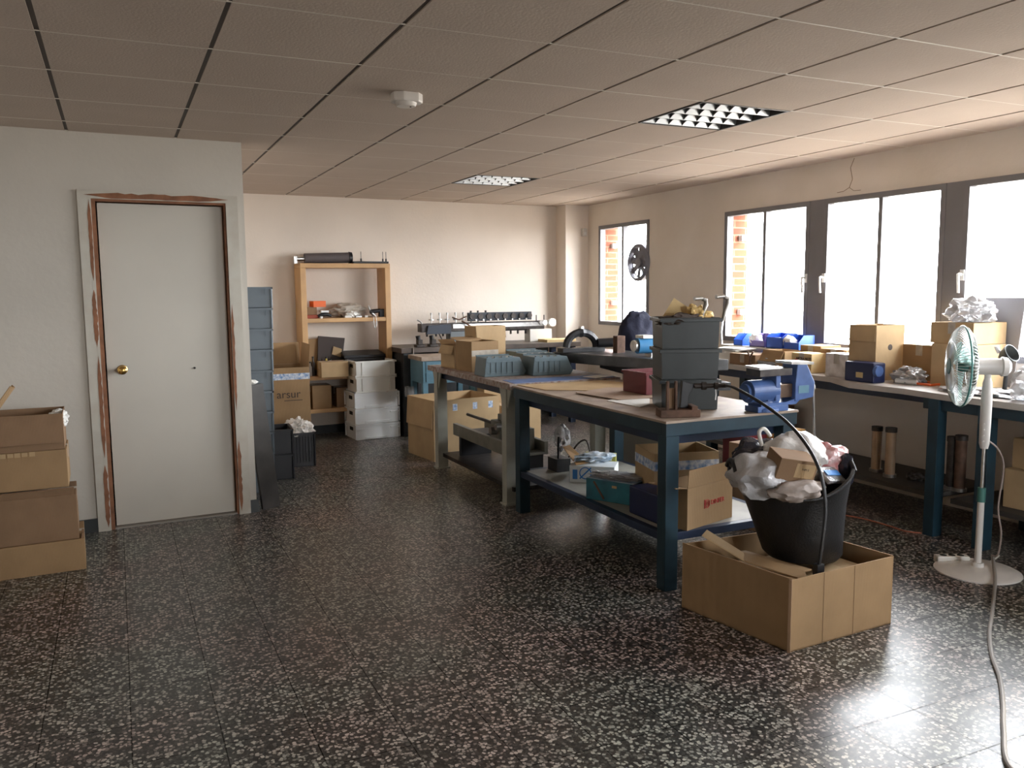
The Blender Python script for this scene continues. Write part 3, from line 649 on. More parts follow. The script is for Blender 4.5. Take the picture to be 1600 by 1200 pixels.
b = B(); b.bb(2.64, 3.18, 7.64, 8.02, DZT-.32, DZT-.10); b.done('cabinet_body', teal_steel, t, bevel=.003)
for k in range(2):
    dr = B().bb(2.67, 3.15, 7.632, 7.64, DZT-.2-.1*k, DZT-.115-.1*k).done('drawer', teal_steel, t, bevel=.002); B().bb(2.82, 3.0, 7.62, 7.632, DZT-.165-.1*k, DZT-.15-.1*k).done('drawer_handle', blue_dark, dr)
for x_ in (2.64, 3.13):
    for y_ in (7.64, 7.97): B().bb(x_, x_+.05, y_, y_+.05, 0, DZT-.32).done('leg', teal_steel, t)
# small drill vises
for px, l in ((652, 'small machine vise with a round knob at the left end of the back bench'), (673, 'second small machine vise on the back bench, right of the first')):
    q = aty(px+2, 542, 8.17); t = thing('machine_vise', l, 'vise', (q.x, 8.17, DZT))
    b = B(); b.bb(q.x-.035, q.x+.05, 8.12, 8.22, DZT, DZT+.025); b.box((q.x+.01, 8.17, DZT+.05), (.05, .07, .05)); b.done('vise_body', greasy, t, bevel=.004)
    b = B(); b.cyl((q.x, 8.17, DZT+.075), (q.x-.005, 8.17, DZT+.115), .022, .026, 14); b.done('knob', black_m, t, smooth=True)
# roller machine
MY = 8.4
m0 = aty(657, 510, MY); m1 = aty(862, 510, MY); mz = lambda py: aty(760, py, MY).z
xm = lambda px: aty(px, 510, MY).x
t = thing('roller_machine', 'long black machine head with rows of spindles on grey pedestals against the back wall', 'machine', ((m0.x+m1.x)/2, MY, DZT))
zt, zb_ = mz(503), mz(516)
B().bb(xm(655), xm(847), MY-.06, MY+.06, zb_, zt).done('main_beam', greasy, t, bevel=.006)
b = B(); b.prism([(xm(662), MY-.09, zb_-.02), (xm(700), MY-.09, zb_-.02), (xm(700), MY-.09, zt-.01), (xm(665), MY-.09, zt-.02)], (0, .04, 0)); b.done('guard_plate', mat('dark_blue_cast', (.03, .04, .06), .5), t, bevel=.003)
B().bb(xm(704), xm(845), MY-.075, MY-.06, mz(511), mz(505)).done('chrome_rail', steel, t)
bp = B().bb(xm(731), xm(829), MY-.03, MY+.02, mz(501), mz(488)).done('pulley_block', mat('black_cast', (.015, .02, .03), .45), t, bevel=.003)
for k in range(8): xx = xm(736)+(xm(825)-xm(736))*k/7; B().cyl((xx, MY-.045, mz(494)), (xx, MY-.03, mz(494)), .03, n=16).done('pulley_disc', greasy, bp)
for k in range(8): xx = xm(742)+(xm(820)-xm(742))*k/7; B().cyl((xx, MY-.046, mz(499.5)), (xx, MY-.03, mz(499.5)), .009, n=10).done('bolt', steel, bp)
for px in (674, 687, 699, 712, 724, 736, 747, 759):
    h_ = mz(487 if px < 728 else 485); b = B(); b.cyl((xm(px), MY, zt), (xm(px), MY, h_-.025), .006, n=8); b.cyl((xm(px), MY, h_-.025), (xm(px), MY, h_), .011, n=10)
    if px < 728: b.cyl((xm(px), MY, zt+.03), (xm(px), MY, zt+.045), .028, n=14)
    b.done('spindle', steel if px < 728 else greasy, t)
for px in (838, 850): B().cyl((xm(px), MY, zt-.01), (xm(px), MY, mz(494)), .006, n=8).done('spindle', greasy, t)
for px in (667, 681, 692, 775, 786, 798, 809, 821): B().cyl((xm(px), MY, zb_-.012), (xm(px), MY, mz(523)), .011, n=10).done('nozzle', greasy, t)
B().bb(xm(760), xm(822), MY-.02, MY+.02, zb_-.012, zb_).done('lower_rail', greasy, t)
for px, rr in ((840, .022), (846, .03), (858, .045)):
    B().cyl((xm(px), MY-.09, mz(506)), (xm(px), MY-.05, mz(506)), rr, n=20).done('hand_wheel', white_m if px > 843 else steel, t, smooth=False)
B().bb(xm(700), xm(735), MY-.07, MY+.07, DZT, zb_).done('pedestal', mat('grey_machine_paint', (.16, .18, .19), .5), t, bevel=.004)
B().bb(xm(823), xm(857), MY-.08, MY+.06, DZT, zb_).done('pedestal', offw, t, bevel=.004)
b = B(); b.tube([(xm(650), MY-.05, mz(497)), (xm(655), MY-.05, mz(500)), (xm(658), MY-.05, mz(505))], .008); b.done('lever', steel, t)
b = B(); b.tube([(xm(681), MY-.08, zb_-.01), (xm(683), MY-.12, mz(525)), (xm(690), MY-.14, mz(536)), (xm(700), MY-.12, DZT+.006)], .006); b.done('hose', greasy, t)
b = B(); b.tube([(xm(716), MY-.1, mz(500)), (xm(724), MY-.13, mz(505)), (xm(732), MY-.14, mz(512))], .009); b.tube([(xm(702), MY-.09, mz(494)), (xm(712), MY-.1, mz(498)), (xm(724), MY-.1, mz(493))], .007); b.done('linkage', rust, t)
t = carton('flat pale box lying at the right end of the dark back bench', None, (.36, .22, .03), m=kyel, tape=False, cat='box'); put(t, (4.4, 8.2, DZT), 0)
t = thing('grey_cable', 'thin grey cord hanging from the back bench to the floor', 'cord', (2.5, 7.83, 0))
b = B(); b.tube([(2.70, 8.09, DZT+.007), (2.68, 8.038, DZT-.0), (2.68, 8.035, .6), (2.68, 8.035, .25), (2.66, 8.0, .06), (2.62, 7.85, .006), (2.62, 7.6, .006)], .006); b.done('wire', mat('grey_cord', (.2, .17, .15), .6), t)
# ---------------------------------------------------------------- bench B (cream legs) and bench A (blue)
BT = .855
tb_ = thing('workbench', 'long workbench with cream steel legs and chipped edge, behind the blue bench', 'workbench', (2.76, 5.8, 0))
topm = mat('chipped_laminate', (.36, .33, .3), .5, col2=(.2, .11, .08), scale=28)
B().bb(2.335, 3.2, 5.02, 6.64, BT-.042, BT).done('bench_top', topm, tb_, bevel=.003)
for lx, ly in ((2.36, 5.13), (2.36, 6.48), (3.06, 5.13), (3.06, 6.48)):
    b = B(); b.prism([(lx, ly, 0), (lx+.085, ly, 0), (lx+.085, ly+.075, 0), (lx, ly+.075, 0)], (0, 0, BT-.042))
    s_ = -1 if ly < 5.5 else 1
    b.prism([(lx+.01, ly+.0375, BT-.2), (lx+.01, ly+.0375+(.0)-.03, BT-.2), (lx+.01, ly-.06, BT-.05), (lx+.01, ly+.13, BT-.05), (lx+.01, ly+.07, BT-.2)], (.01, 0, 0))
    b.box((lx+.0425, ly+.0375, .006), (.11, .1, .012)); b.done('leg', grey_steel, tb_)
B().bb(2.40, 2.42, 5.2, 6.5, BT-.1, BT-.042).done('apron', blue_dark, tb_)
B().bb(3.10, 3.12, 5.2, 6.5, BT-.1, BT-.042).done('apron', blue_dark, tb_)
B().bb(2.40, 3.1, 5.1, 6.5, .10, .13).done('lower_shelf', greasy, tb_)

AT = .845
ta = thing('workbench', 'blue steel workbench with worn wooden top and lower shelf, nearest the camera', 'workbench', (2.76, 4.1, 0))
B().bb(2.345, 3.175, 3.275, 5.0, AT-.012, AT).done('bench_top', benchwood, ta, bevel=.002)
for bxx in ((2.35, 3.17, 3.28, 3.32), (2.35, 3.17, 4.95, 4.99), (2.35, 2.39, 3.32, 4.95), (3.13, 3.17, 3.32, 4.95)):
    B().bb(*bxx, AT-.075, AT-.012).done('top_rail', blue_steel, ta, bevel=.003)
B().bb(2.42, 3.1, 3.36, 4.9, AT-.13, AT-.075).done('under_drawer', blue_dark, ta)
for lx, ly in ((2.355, 3.285), (2.355, 4.91), (3.085, 3.285), (3.085, 4.91)):
    B().bb(lx, lx+.075, ly, ly+.07, 0, AT-.075).done('leg', blue_steel if lx > 3 else blue_steel, ta, bevel=.003)
for bxx in ((2.36, 2.40, 3.355, 4.91), (3.11, 3.15, 3.355, 4.91), (2.43, 3.085, 3.30, 3.34), (2.43, 3.085, 4.92, 4.96)):
    B().bb(*bxx, .245, .285).done('lower_rail', blue_dark, ta, bevel=.003)
B().bb(2.40, 3.11, 3.34, 4.92, .273, .285).done('lower_shelf', mat('grey_shelf_sheet', (.33, .32, .28), .5, var=.2), ta)
# things on bench B
def onb(px, py, z=BT): return atz(px, py, z)
t = carton('small carton with its flap open at the left end of the chipped bench', None, (.15, .24, .18), m=kard2, closed=False, flaps={'l': -70, 'b': 30}); put(t, (2.47, 6.33, BT), R(6))
t = carton('taped cardboard box with pale stains on the chipped bench', None, (.24, .24, .23), m=kard, closed=False, flaps={'b': 8}); put(t, (2.53, 6.03, BT), R(8))
b = B(); b.box((0, -.1207, .14), (.24, .001, .045)); b.done('tape', tape_m, t)
t = carton('tall cardboard box with a flap up, standing behind the stained one', None, (.27, .2, .33), m=kard2, closed=False, flaps={'r': -86, 'f': -87}, ); put(t, (2.72, 6.31, BT), R(4))
b = B(); b.box((.02, -.11, .17), (.04, .001, .05)); b.done('blue_sticker', ptape, t)
# parts bins: upside down
def pbin():
    t = thing('parts_bin', '', 'bin')
    w, d, h = .325, .22, .135; b = B()
    b.prism([(-w/2, -d/2, 0), (w/2-.02, -d/2, 0), (w/2+.0, -d/2, .03), (w/2-.05, -d/2, h), (-w/2+.015, -d/2, h)], (0, d, 0)); b.done('bin_shell', bing, t, bevel=.005)
    b = B()
    for k in range(5): b.box((-w/2+.05+.042*k, -d/2-.002, h*.47), (.005, .006, h*.62))
    b.box((-.02, -d/2-.002, h*.2), (w*.72, .005, .005)); b.box((-.02, -d/2-.002, h*.78), (w*.72, .005, .005)); b.done('bin_ribs', bing, t)
    b = B()
    for k in range(4): b.box((-w/2+.04+.055*k, -d/2+.008, h+.004), (.03, .014, .012))
    b.box((-.02, d/2-.01, h+.004), (w*.8, .016, .01)); b.done('stacking_lugs', bing, t); return t
pb = pbin()
pos = [((2.53, 5.60, BT), 0, 'blue-grey parts bin lying at the front left of the chipped bench'), ((2.865, 5.50, BT), 0, 'blue-grey parts bin at the front, right of its twin, on the chipped bench'),
       ((2.66, 5.63, BT+.0), .02, None), ((2.93, 5.76, BT), -.02, 'blue-grey parts bin in the second row, behind the right front bin'), ((2.97, 6.02, BT), .03, 'blue-grey parts bin in the back row beside the tall cardboard box')]
first = True
for c, a, l in pos:
    if l is None: continue
    o = pb if first else copy_tree(pb); first = False; place(o, c, R(-3)+a); o['label'] = l; o['group'] = 'parts bins on the chipped bench'
t = thing('blue_sheet', 'blue plastic sheet spread under the parts bins', 'sheet', (2.8, 5.1, BT)); B().prism([(2.37, 5.02, BT), (3.17, 5.04, BT), (3.17, 5.24, BT), (2.39, 5.25, BT)], (0, 0, .002)).done('sheet', blue_sheet, t)
t = thing('cardboard_sheet', 'long flat cardboard sheet across the blue bench, curling at one edge', 'cardboard', (2.75, 4.8, AT))
b = B(); q = [onb(800, 597, AT), onb(845, 607, AT), onb(985, 606, AT), onb(925, 588, AT)]; b.prism([(v.x, v.y, AT) for v in (Vector((2.385, 5.0, 0)), Vector((2.42, 4.66, 0)), Vector((2.86, 4.36, 0)), Vector((3.15, 4.6, 0)), Vector((3.0, 4.97, 0)))], (0, 0, .004)); b.done('sheet', kard2, t)
t = thing('cardboard_sheet', 'second flat cardboard sheet nearer the dark bin tower on the blue bench', 'cardboard', (2.75, 4.3, AT+.005))
b = B(); b.prism([(2.50, 4.42, AT+.005), (2.55, 4.02, AT+.005), (2.98, 4.0, AT+.005), (3.1, 4.35, AT+.005), (2.8, 4.55, AT+.005)], (0, 0, .004)); b.done('sheet', mat('pinkish_card', (.42, .3, .22), .7, var=.15), t)
t = thing('paper_sheet', 'stiff white sheet lying beside the dark bin tower on the blue bench', 'sheet', (2.5, 3.8, AT))
b = B(); q = [onb(948, 627, AT), onb(1000, 637, AT), onb(1015, 632, AT), onb(1015, 618, AT), onb(985, 618, AT)]; b.prism([(v.x, v.y, AT+.001) for v in q], (0, 0, .003)); b.done('sheet', paper, t)
t = thing('paper_sheet', 'white sheet peeping out behind the parts bins', 'sheet', (3.05, 5.12, BT+.003)); B().box((3.07, 5.1, BT+.006), (.2, .12, .004), rz=.3).done('sheet', paper, t)

# ---- horseshoe press, slicer, motor on the right side of bench B
MZ = BT
t = thing('bench_machine', 'low grey bench machine with long bed and blue motor behind the dark bin tower', 'machine', (3.35, 4.9, 0))
bq = [aty(911, 552, 5.0), aty(985, 552, 4.8)]
# stand
B().bb(3.28, 3.62, 4.55, 5.45, .0, .05).done('machine_base', greasy, t)
B().bb(3.36, 3.5, 4.75, 5.25, .05, .93).done('machine_column', mat('grey_column', (.25, .23, .2), .5), t, bevel=.01)
b = B(); b.prism([(2.99, 5.64, .93), (3.3, 4.5, .93), (3.66, 4.42, .93), (3.5, 5.7, .93)], (0, 0, .075)); b.done('machine_bed', mat('bed_steel', (.12, .12, .12), .35, .6, var=.4), t, bevel=.006)
b = B(); b.prism([(3.2, 5.3, .9), (3.24, 4.3, .83), (3.5, 4.2, .83), (3.5, 5.3, .9)], (0, 0, .05)); b.done('chute', black_m, t)
b = B(); b.cyl((3.27, 4.92, 1.08), (3.5, 4.88, 1.08), .055, n=24); b.done('motor', mat('bright_blue_enamel', (.06, .24, .48), .35), t, smooth=True)
b = B(); b.cyl((3.24, 4.92, 1.08), (3.27, 4.92, 1.08), .04, n=20); b.done('motor_cap', steel, t); B().box((3.34, 4.92, 1.143), (.1, .1, .02)).done('terminal_box', steel, t); B().box((3.4, 4.9, 1.015), (.1, .08, .03)).done('motor_foot', steel, t)
b = B(); b.bb(3.33, 3.40, 5.27, 5.33, 1.003, 1.13); b.done('guide_block', rust, t, bevel=.004)
# horseshoe clamp
hp = aty(910, 560, 5.35)
t = thing('horseshoe_clamp', 'black horseshoe-shaped casting on the machine bed against the back wall', 'clamp', (3.42, 5.6, 1.005))
cx, cy, cz = 3.17, 5.52, 1.036
b = B(); pts = []; rad = []
for k in range(15):
    a = math.pi*k/14; pts.append((cx-.13*math.cos(a), cy, cz+.005+.11*math.sin(a))); rad.append(.03 if k not in (7,) else .038)
b.tube(pts, rad, 8); b.box((cx, cy, cz-.0145), (.36, .09, .03)); b.done('casting_arch', black_m, t, smooth=False)
b = B(); b.cyl((cx, cy, cz+.13), (cx, cy, cz+.16), .02, n=12); b.done('top_boss', steel, t)
b = B(); b.cyl((cx+.13, cy-.02, cz+.03), (cx+.26, cy-.06, cz+.035), .035, n=16); b.done('side_cylinder', black_m, t, smooth=True)
# red crate
t = thing('red_tray', 'dark red plastic tray on the blue bench beside the bin tower', 'tray', (2.92, 4.28, AT+.01))
c0 = (2.96, 4.22)
b = B(); zz = AT+.011; hh_ = .13
for s in (-1, 1):
    b.box((c0[0], c0[1]+s*.12, zz+hh_/2), (.34, .006, hh_)); b.box((c0[0]+s*.17, c0[1], zz+hh_/2), (.006, .24, hh_))
b.box((c0[0], c0[1], zz+.003), (.34, .24, .006)); b.done('tray_shell', red_p, t)
b = B()
for s in (-1, 1): b.box((c0[0], c0[1]+s*.125, zz+hh_-.008), (.36, .012, .014)); b.box((c0[0]+s*.175, c0[1], zz+hh_-.008), (.012, .24, .014))
b.done('tray_rim', red_p, t)
# dark cloth / jacket hanging on a chair behind
t = thing('jacket', 'dark navy work jacket draped over a stand behind the bin tower', 'jacket', (3.8, 5.62, .0))
p = aty(985, 520, 5.62)
b = B(); b.blob((p.x+.06, 5.62, 1.1), (.15, .1, .2), 21, .2, 2.0); b.done('draped_cloth', cloth, t, smooth=True)
b = B(); b.cyl((p.x+.06, 5.62, 0), (p.x+.06, 5.62, 1.1), .02); b.lathe([(.13, 0), (.13, .02), (.03, .03)], (p.x+.06, 5.62, 0), 20); b.done('stand', black_m, t)

# ---------------------------------------------------------------- tower of dark bins on bench A
def tub(w, d, h, top):
    t = thing('storage_bin', '', 'bin')
    b = B(); q = .965; th = .005
    def quadz(x, y, z): return [(-x, -y, z), (x, -y, z), (x, y, z), (-x, y, z)]
    lo = quadz(w/2*q, d/2*q, 0); hi = quadz(w/2, d/2, h); li = quadz(w/2*q-th, d/2*q-th, th); hi2 = quadz(w/2-th, d/2-th, h)
    V = [[b.bm.verts.new(v) for v in L_] for L_ in (lo, hi, hi2, li)]
    b.bm.faces.new(V[0][::-1]); b.bm.faces.new(V[3])
    for A_, D_ in zip(V, V[1:]):
        for j in range(4): b.bm.faces.new((A_[j], A_[(j+1) % 4], D_[(j+1) % 4], D_[j]))
    b.done('bin_shell', dgrey, t, bevel=0)
    b = B()
    for s in (-1, 1):
        b.box((0, s*(d/2+.004), h-.012), (w+.024, .014, .018)); b.box((s*(w/2+.005), 0, h-.012), (.014, d, .018))
    b.done('bin_rim', dgrey, t, bevel=.002)
    b = B()
    for s in (-1, 1): b.box((s*w*.08, -d/2-.002, h*.5-.01), (.006, .01, h*.9))
    b.done('bin_ribs', dgrey, t) if False else b.bm.free()
    return t
q0 = onb(1020, 638, AT)
TW = Vector((2.735, 3.66, AT))
tz = [AT+.002]
hts = []
zt_ = [aty(1080, y, 3.5).z for y in (643, 594, 548, 497)]
tu = tub(.30, .27, .158, 0)
lab = ['bottom one of the three dark grey bins stacked on the blue bench', 'middle one of the three dark grey bins stacked on the blue bench', 'top one of the three dark grey bins, heaped with tools and card']
for k in range(3):
    o = tu if k == 0 else copy_tree(tu); place(o, (TW.x, TW.y, AT+.002+.16*k), R(-24)); o['label'] = lab[k]; o['group'] = 'dark bin tower'
ztop = AT+.002+.48
def tw(x, y, z):   # local to the tower
    v = Matrix.Rotation(R(-24), 4, 'Z') @ Vector((x, y, 0)); return Vector((TW.x+v.x, TW.y+v.y, z))
t = thing('cardboard_scrap', 'square of yellow card sticking up from the top dark bin', 'cardboard', tw(-.02, .04, ztop-.02))
b = B(); b.prism([(-.085, 0, 0), (.04, 0, 0), (.07, 0, .07), (.0, 0, .125)], (0, .004, 0)); b.xf(Matrix.Translation(tw(-.04, .03, ztop-.015)) @ rotm(R(-25), 0, R(-20))); b.done('card', kyel, t)
t = thing('rag', 'dark oily rag lying over the rim of the top dark bin', 'rag', tw(-.05, -.04, ztop-.03))
b = B(); c = tw(-.03, -.05, ztop-.02); b.blob(c, (.13, .07, .035), 31, .5, 3); b.done('cloth', mat('oily_brown_cloth', (.045, .03, .022), .8, bump=.6, bscale=40), t, smooth=True)
t = thing('paper_bag', 'crumpled yellow paper piled in the top dark bin', 'paper', tw(.06, .04, ztop-.04))
b = B(); c = tw(.065, .03, ztop-.01); b.blob(c, (.07, .06, .055), 33, .6, 3); b.done('paper', mat('yellow_paper', (.72, .52, .22), .7, bump=.5, bscale=30), t, smooth=False)
def saw(label, P0, sgn=1, lean=0):
    t = thing('hand_tool', label, 'tool', P0)
    b = B(); b.tube([P0, P0+Vector((.012, 0, .05)), P0+Vector((.03, 0, .09)), P0+Vector((.028, 0, .115)), P0+Vector((.0, 0, .125))], [.008, .009, .012, .013, .009], 10); b.done('grip', mat('worn_grey_grip', (.25, .23, .2), .4, .5, var=.4), t, smooth=True)
    b = B(); b.cyl(P0+Vector((.005, 0, .127)), P0+Vector((-.045, 0, .124)), .011, n=12); b.done('ferrule', steel, t, smooth=True); 
    return t
t = saw('curved grey tool handle standing in the top dark bin', tw(.08, -.02, ztop-.03))
t2 = saw('curved pale tool handle at the right rim of the dark bin tower', tw(.168, -.12, ztop-.02))
b = B(); P0 = tw(.168, -.12, ztop); b.tube([P0+Vector((0, 0, -.02)), P0+Vector((-.008, 0, -.08)), P0+Vector((-.004, 0, -.14))], .006); b.done('shank', steel, t2)
# iron clamp block in front of the tower
P = Vector((2.47, 3.40, AT+.001))
t = thing('iron_clamp', 'rusty iron block with upright jaws in front of the dark bin tower', 'clamp', P)
Mx = Matrix.Translation(P) @ rotm(0, 0, R(-20))
b = B(); b.box((.03, 0, .0185), (.2, .1, .037)); b.box((.1, 0, .045), (.03, .1, .02)); b.xf(Mx); b.done('clamp_base', rust, t, bevel=.003)
for x_, w_ in ((-.03, .012), (.012, .012)): b = B(); b.box((x_, -.02, .105), (w_, .02, .145)); b.xf(Mx); b.done('upright_jaw', rust, t, bevel=.002)
b = B(); b.box((-.008, .0, .09), (.035, .012, .1)); b.xf(Mx); b.done('centre_plate', kard3, t)
b = B(); b.prism([(.04, .0, .04), (.08, 0, .04), (.085, 0, .1), (.115, 0, .155), (.05, 0, .175), (.045, 0, .12)], (0, .03, 0)); b.xf(Mx); b.done('swan_neck', black_m, t, bevel=.004)
# air gun + hose
P2 = Mx @ Vector((.11, .0, .15))
t = thing('air_line', 'black air hose running from the clamp over the bench down into the big carton', 'hose', P2)
E = [Vector((0, 0, 0))]*0
hs = [P2, P2+Vector((.05, -.03, .005)), P2+Vector((.11, -.06, .0))]
hend = [atx(1170, 612, 2.78), atx(1215, 648, 2.72), atx(1262, 690, 2.68), atx(1290, 735, 2.66), atx(1300, 790, 2.65), atx(1293, 840, 2.64)]
pth = hs + [Vector((2.85, 3.02, .96))]
def smooth_path(P, n=8):
    out = []
    for i in range(len(P)-1):
        p0 = P[max(i-1, 0)]; p1 = P[i]; p2 = P[i+1]; p3 = P[min(i+2, len(P)-1)]
        for k in range(n):
            u = k/n; out.append(.5*((2*p1)+(-p0+p2)*u+(2*p0-5*p1+4*p2-p3)*u*u+(-p0+3*p1-3*p2+p3)*u**3))
    out.append(P[-1]); return out
hp_ = [P2+Vector((.14, -.07, .0))]
for (px, py), yy in (((1150, 607), 3.1), ((1190, 630), 2.95), ((1230, 660), 2.8), ((1262, 698), 2.66), ((1282, 740), 2.58), ((1290, 790), 2.55), ((1286, 840), 2.545), ((1279, 888), 2.56)): hp_.append(aty(px, py, yy))
b = B(); b.tube(smooth_path(hp_), .0075, 8); b.done('hose', black_m, t, smooth=True)
b = B(); b.cyl(hs[0], hs[2]+Vector((.03, -.01, 0)), .013, .011, 14); b.cyl(hs[0]+Vector((.03, -.02, 0)), hs[0]+Vector((.05, -.03, 0)), .02, n=12); b.cyl(hs[0]+Vector((.085, -.05, 0)), hs[0]+Vector((.1, -.058, 0)), .018, n=12); b.done('coupling', greasy, t, smooth=True)
b = B(); b.tube([hs[1]+Vector((.04, -.02, -.01)), hs[1]+Vector((.045, -.02, -.05)), hs[1]+Vector((.042, -.02, -.075))], .003); b.done('chain', steel, t)
e_ = hp_[-1]; b = B(); b.box((e_.x, e_.y, e_.z-.005), (.04, .03, .05)); b.done('end_fitting', black_m, t, bevel=.004)

# ---------------------------------------------------------------- vise
VX, VY, VZ = 2.99, 3.33, AT+.001
t = thing('bench_vise', 'blue bench vise with white-capped jaws at the corner of the blue bench', 'vise', (VX, VY, VZ))
b = B(); b.lathe([(.075, 0), (.075, .015), (.05, .03), (.045, .055)], (VX, VY, VZ), 24); b.box((VX+.02, VY, VZ+.015), (.2, .1, .03)); b.done('swivel_base', vise_blue, t, bevel=.003)
b = B(); b.cyl((VX-.11, VY, VZ+.105), (VX+.06, VY-.0, VZ+.105), .058, n=28); b.box((VX+.03, VY, VZ+.065), (.08, .08, .04)); b.box((VX+.045, VY, VZ+.12), (.03, .11, .13)); b.done('fixed_body', vise_blue, t, bevel=.004)
b = B(); b.cyl((VX-.115, VY, VZ+.105), (VX-.13, VY, VZ+.105), .04, n=20); b.done('rear_cap', vise_blue, t)
b = B(); b.box((VX+.11, VY, VZ+.1), (.12, .06, .07)); b.done('slide_bar', mat('brown_slide', (.16, .11, .08), .35, .7), t, bevel=.003)
b = B(); b.prism([(VX+.16, VY-.055, VZ+.045), (VX+.285, VY-.055, VZ+.06), (VX+.29, VY-.055, VZ+.14), (VX+.235, VY-.055, VZ+.235), (VX+.17, VY-.055, VZ+.235), (VX+.16, VY-.055, VZ+.14)], (0, .11, 0)); b.done('moving_jaw', vise_blue, t, bevel=.005)
b = B(); b.prism([(VX-.06, VY-.05, VZ+.03), (VX+.17, VY-.05, VZ+.03), (VX+.22, VY-.05, VZ+.07), (VX+.1, VY-.05, VZ+.045), (VX-.06, VY-.05, VZ+.045)], (0, .1, 0)); b.done('lower_guide', vise_blue, t)
b = B(); b.bb(VX+.18, VX+.25, VY-.0565, VY-.055, VZ+.085, VZ+.125); b.done('maker_plate', teal_steel, t)
b = B(); b.cyl((VX+.285, VY, VZ+.105), (VX+.33, VY, VZ+.105), .022, n=18); b.done('screw_head', white_m, t, smooth=True)
b = B(); b.cyl((VX+.315, VY-.02, VZ+.13), (VX+.355, VY-.0, VZ-.17), .006, n=10); b.cyl((VX+.354, VY, VZ-.165), (VX+.357, VY, VZ-.19), .011, n=12); b.done('handle_bar', steel, t, smooth=True)
b = B(); b.prism([(VX-.09, VY-.07, VZ+.185), (VX+.12, VY-.07, VZ+.185), (VX+.15, VY+.07, VZ+.185), (VX-.06, VY+.07, VZ+.185)], (0, 0, .035)); b.done('jaw_block', greasy, t, bevel=.002)
b = B(); b.prism([(VX-.1, VY-.075, VZ+.221), (VX+.03, VY-.075, VZ+.221), (VX+.05, VY+.07, VZ+.221), (VX-.07, VY+.07, VZ+.221)], (0, 0, .012)); b.done('jaw_cover', white_m, t)
b = B(); b.box((VX+.2, VY-.0, VZ+.242), (.15, .12, .014), M=rotm(0, R(3), 0)); b.done('jaw_plate', steel, t)

# ---------------------------------------------------------------- under bench B
t = carton('large carton with printed stickers standing on the floor behind the cream-legged bench', None, (.66, .52, .53), m=kard2, closed=False, flaps={'l': -86}); put(t, (2.72, 7.06, 0), R(7))
for sx in (-.12, .08, .24): b = B(); b.box((sx, -.2607, .46), (.045, .001, .06)); b.done('sticker', ptape, t)
t = carton('small carton standing up behind the stickered carton', None, (.2, .18, .64), m=kard2); put(t, (3.3, 7.55, 0), 0)
t = carton('plain carton behind the grey machine under the cream-legged bench', None, (.36, .3, .42), m=kard2); put(t, (3.32, 7.0, 0), R(5))
t = thing('linear_stage', 'grey steel machine slide with rods and gearbox under the cream-legged bench', 'machine', (2.62, 5.85, .13))
zs = .36
gm = mat('olive_grey_enamel', (.2, .19, .155), .5, .1, var=.3)
b = B(); b.bb(2.47, 2.505, 5.32, 6.42, .29, .385); b.bb(2.505, 2.75, 5.32, 6.42, .29, .31); b.bb(2.75, 2.78, 5.32, 6.42, .29, .385); b.done('channel_bed', gm, t, bevel=.003)
B().bb(2.49, 2.76, 5.36, 5.40, .131, .29).done('support_frame', black_m, t); B().bb(2.49, 2.76, 6.3, 6.34, .131, .29).done('support_frame', black_m, t)
b = B(); b.bb(2.53, 2.72, 5.62, 5.78, .31, .50); b.bb(2.56, 2.69, 5.64, 5.72, .50, .55); b.done('gearbox', gm, t, bevel=.004)
b = B(); b.bb(2.53, 2.72, 5.42, 5.52, .31, .47); b.done('end_block', gm, t, bevel=.004)
for zz_, xx_ in ((.465, 2.56), (.42, 2.68)): b = B(); b.cyl((xx_, 5.5, zz_), (xx_, 6.32, zz_), .012, n=12); b.done('guide_rod', greasy, t, smooth=True)
b = B(); b.cyl((2.49, 5.6, .47), (2.53, 5.6, .47), .025, n=16); b.cyl((2.48, 5.68, .43), (2.53, 5.68, .43), .03, n=16); b.done('coupling', steel, t, smooth=True)
b = B(); b.bb(2.53, 2.72, 6.0, 6.28, .311, .35); b.done('slide_plate', black_m, t)
t = thing('control_box', 'small dark tilted plate with wires on the lower shelf by the cream leg', 'box', (2.62, 5.2, .13))
b = B(); b.box((2.6, 4.83, .40), (.012, .13, .17), M=rotm(R(25), 0, R(-30))); b.done('plate', black_m, t); b = B(); b.box((2.6, 4.82, .33), (.1, .13, .085)); b.done('housing', black_m, t)
t.location = (2.6, 4.82, .287); 
for c_ in t.children: c_.location = (0, 0, 0)
ORG[t.name] = Vector((2.6, 4.82, .287))
for c_ in list(t.children): c_.data.transform(Matrix.Translation(Vector((2.62, 5.2, .13))-Vector((2.6, 4.82, .287))))
b = B(); b.tube(smooth_path([Vector((2.66, 4.8, .37)), Vector((2.72, 4.78, .46)), Vector((2.77, 4.76, .48)), Vector((2.79, 4.74, .4)), Vector((2.8, 4.72, .33))]), .006); b.done('wire', greasy, t)
b = B(); b.cyl((2.8, 4.72, .33), (2.8, 4.72, .3), .012, n=12); b.done('plug', steel, t)
t = thing('plastic_bag', 'small clear bag hanging behind the near cream leg', 'bag', (2.66, 4.86, .44)); b = B(); b.blob((2.66, 4.88, .49), (.05, .05, .08), 41, .4, 3, sub=3); b.done('bag_film', plastic_bag, t, smooth=True)
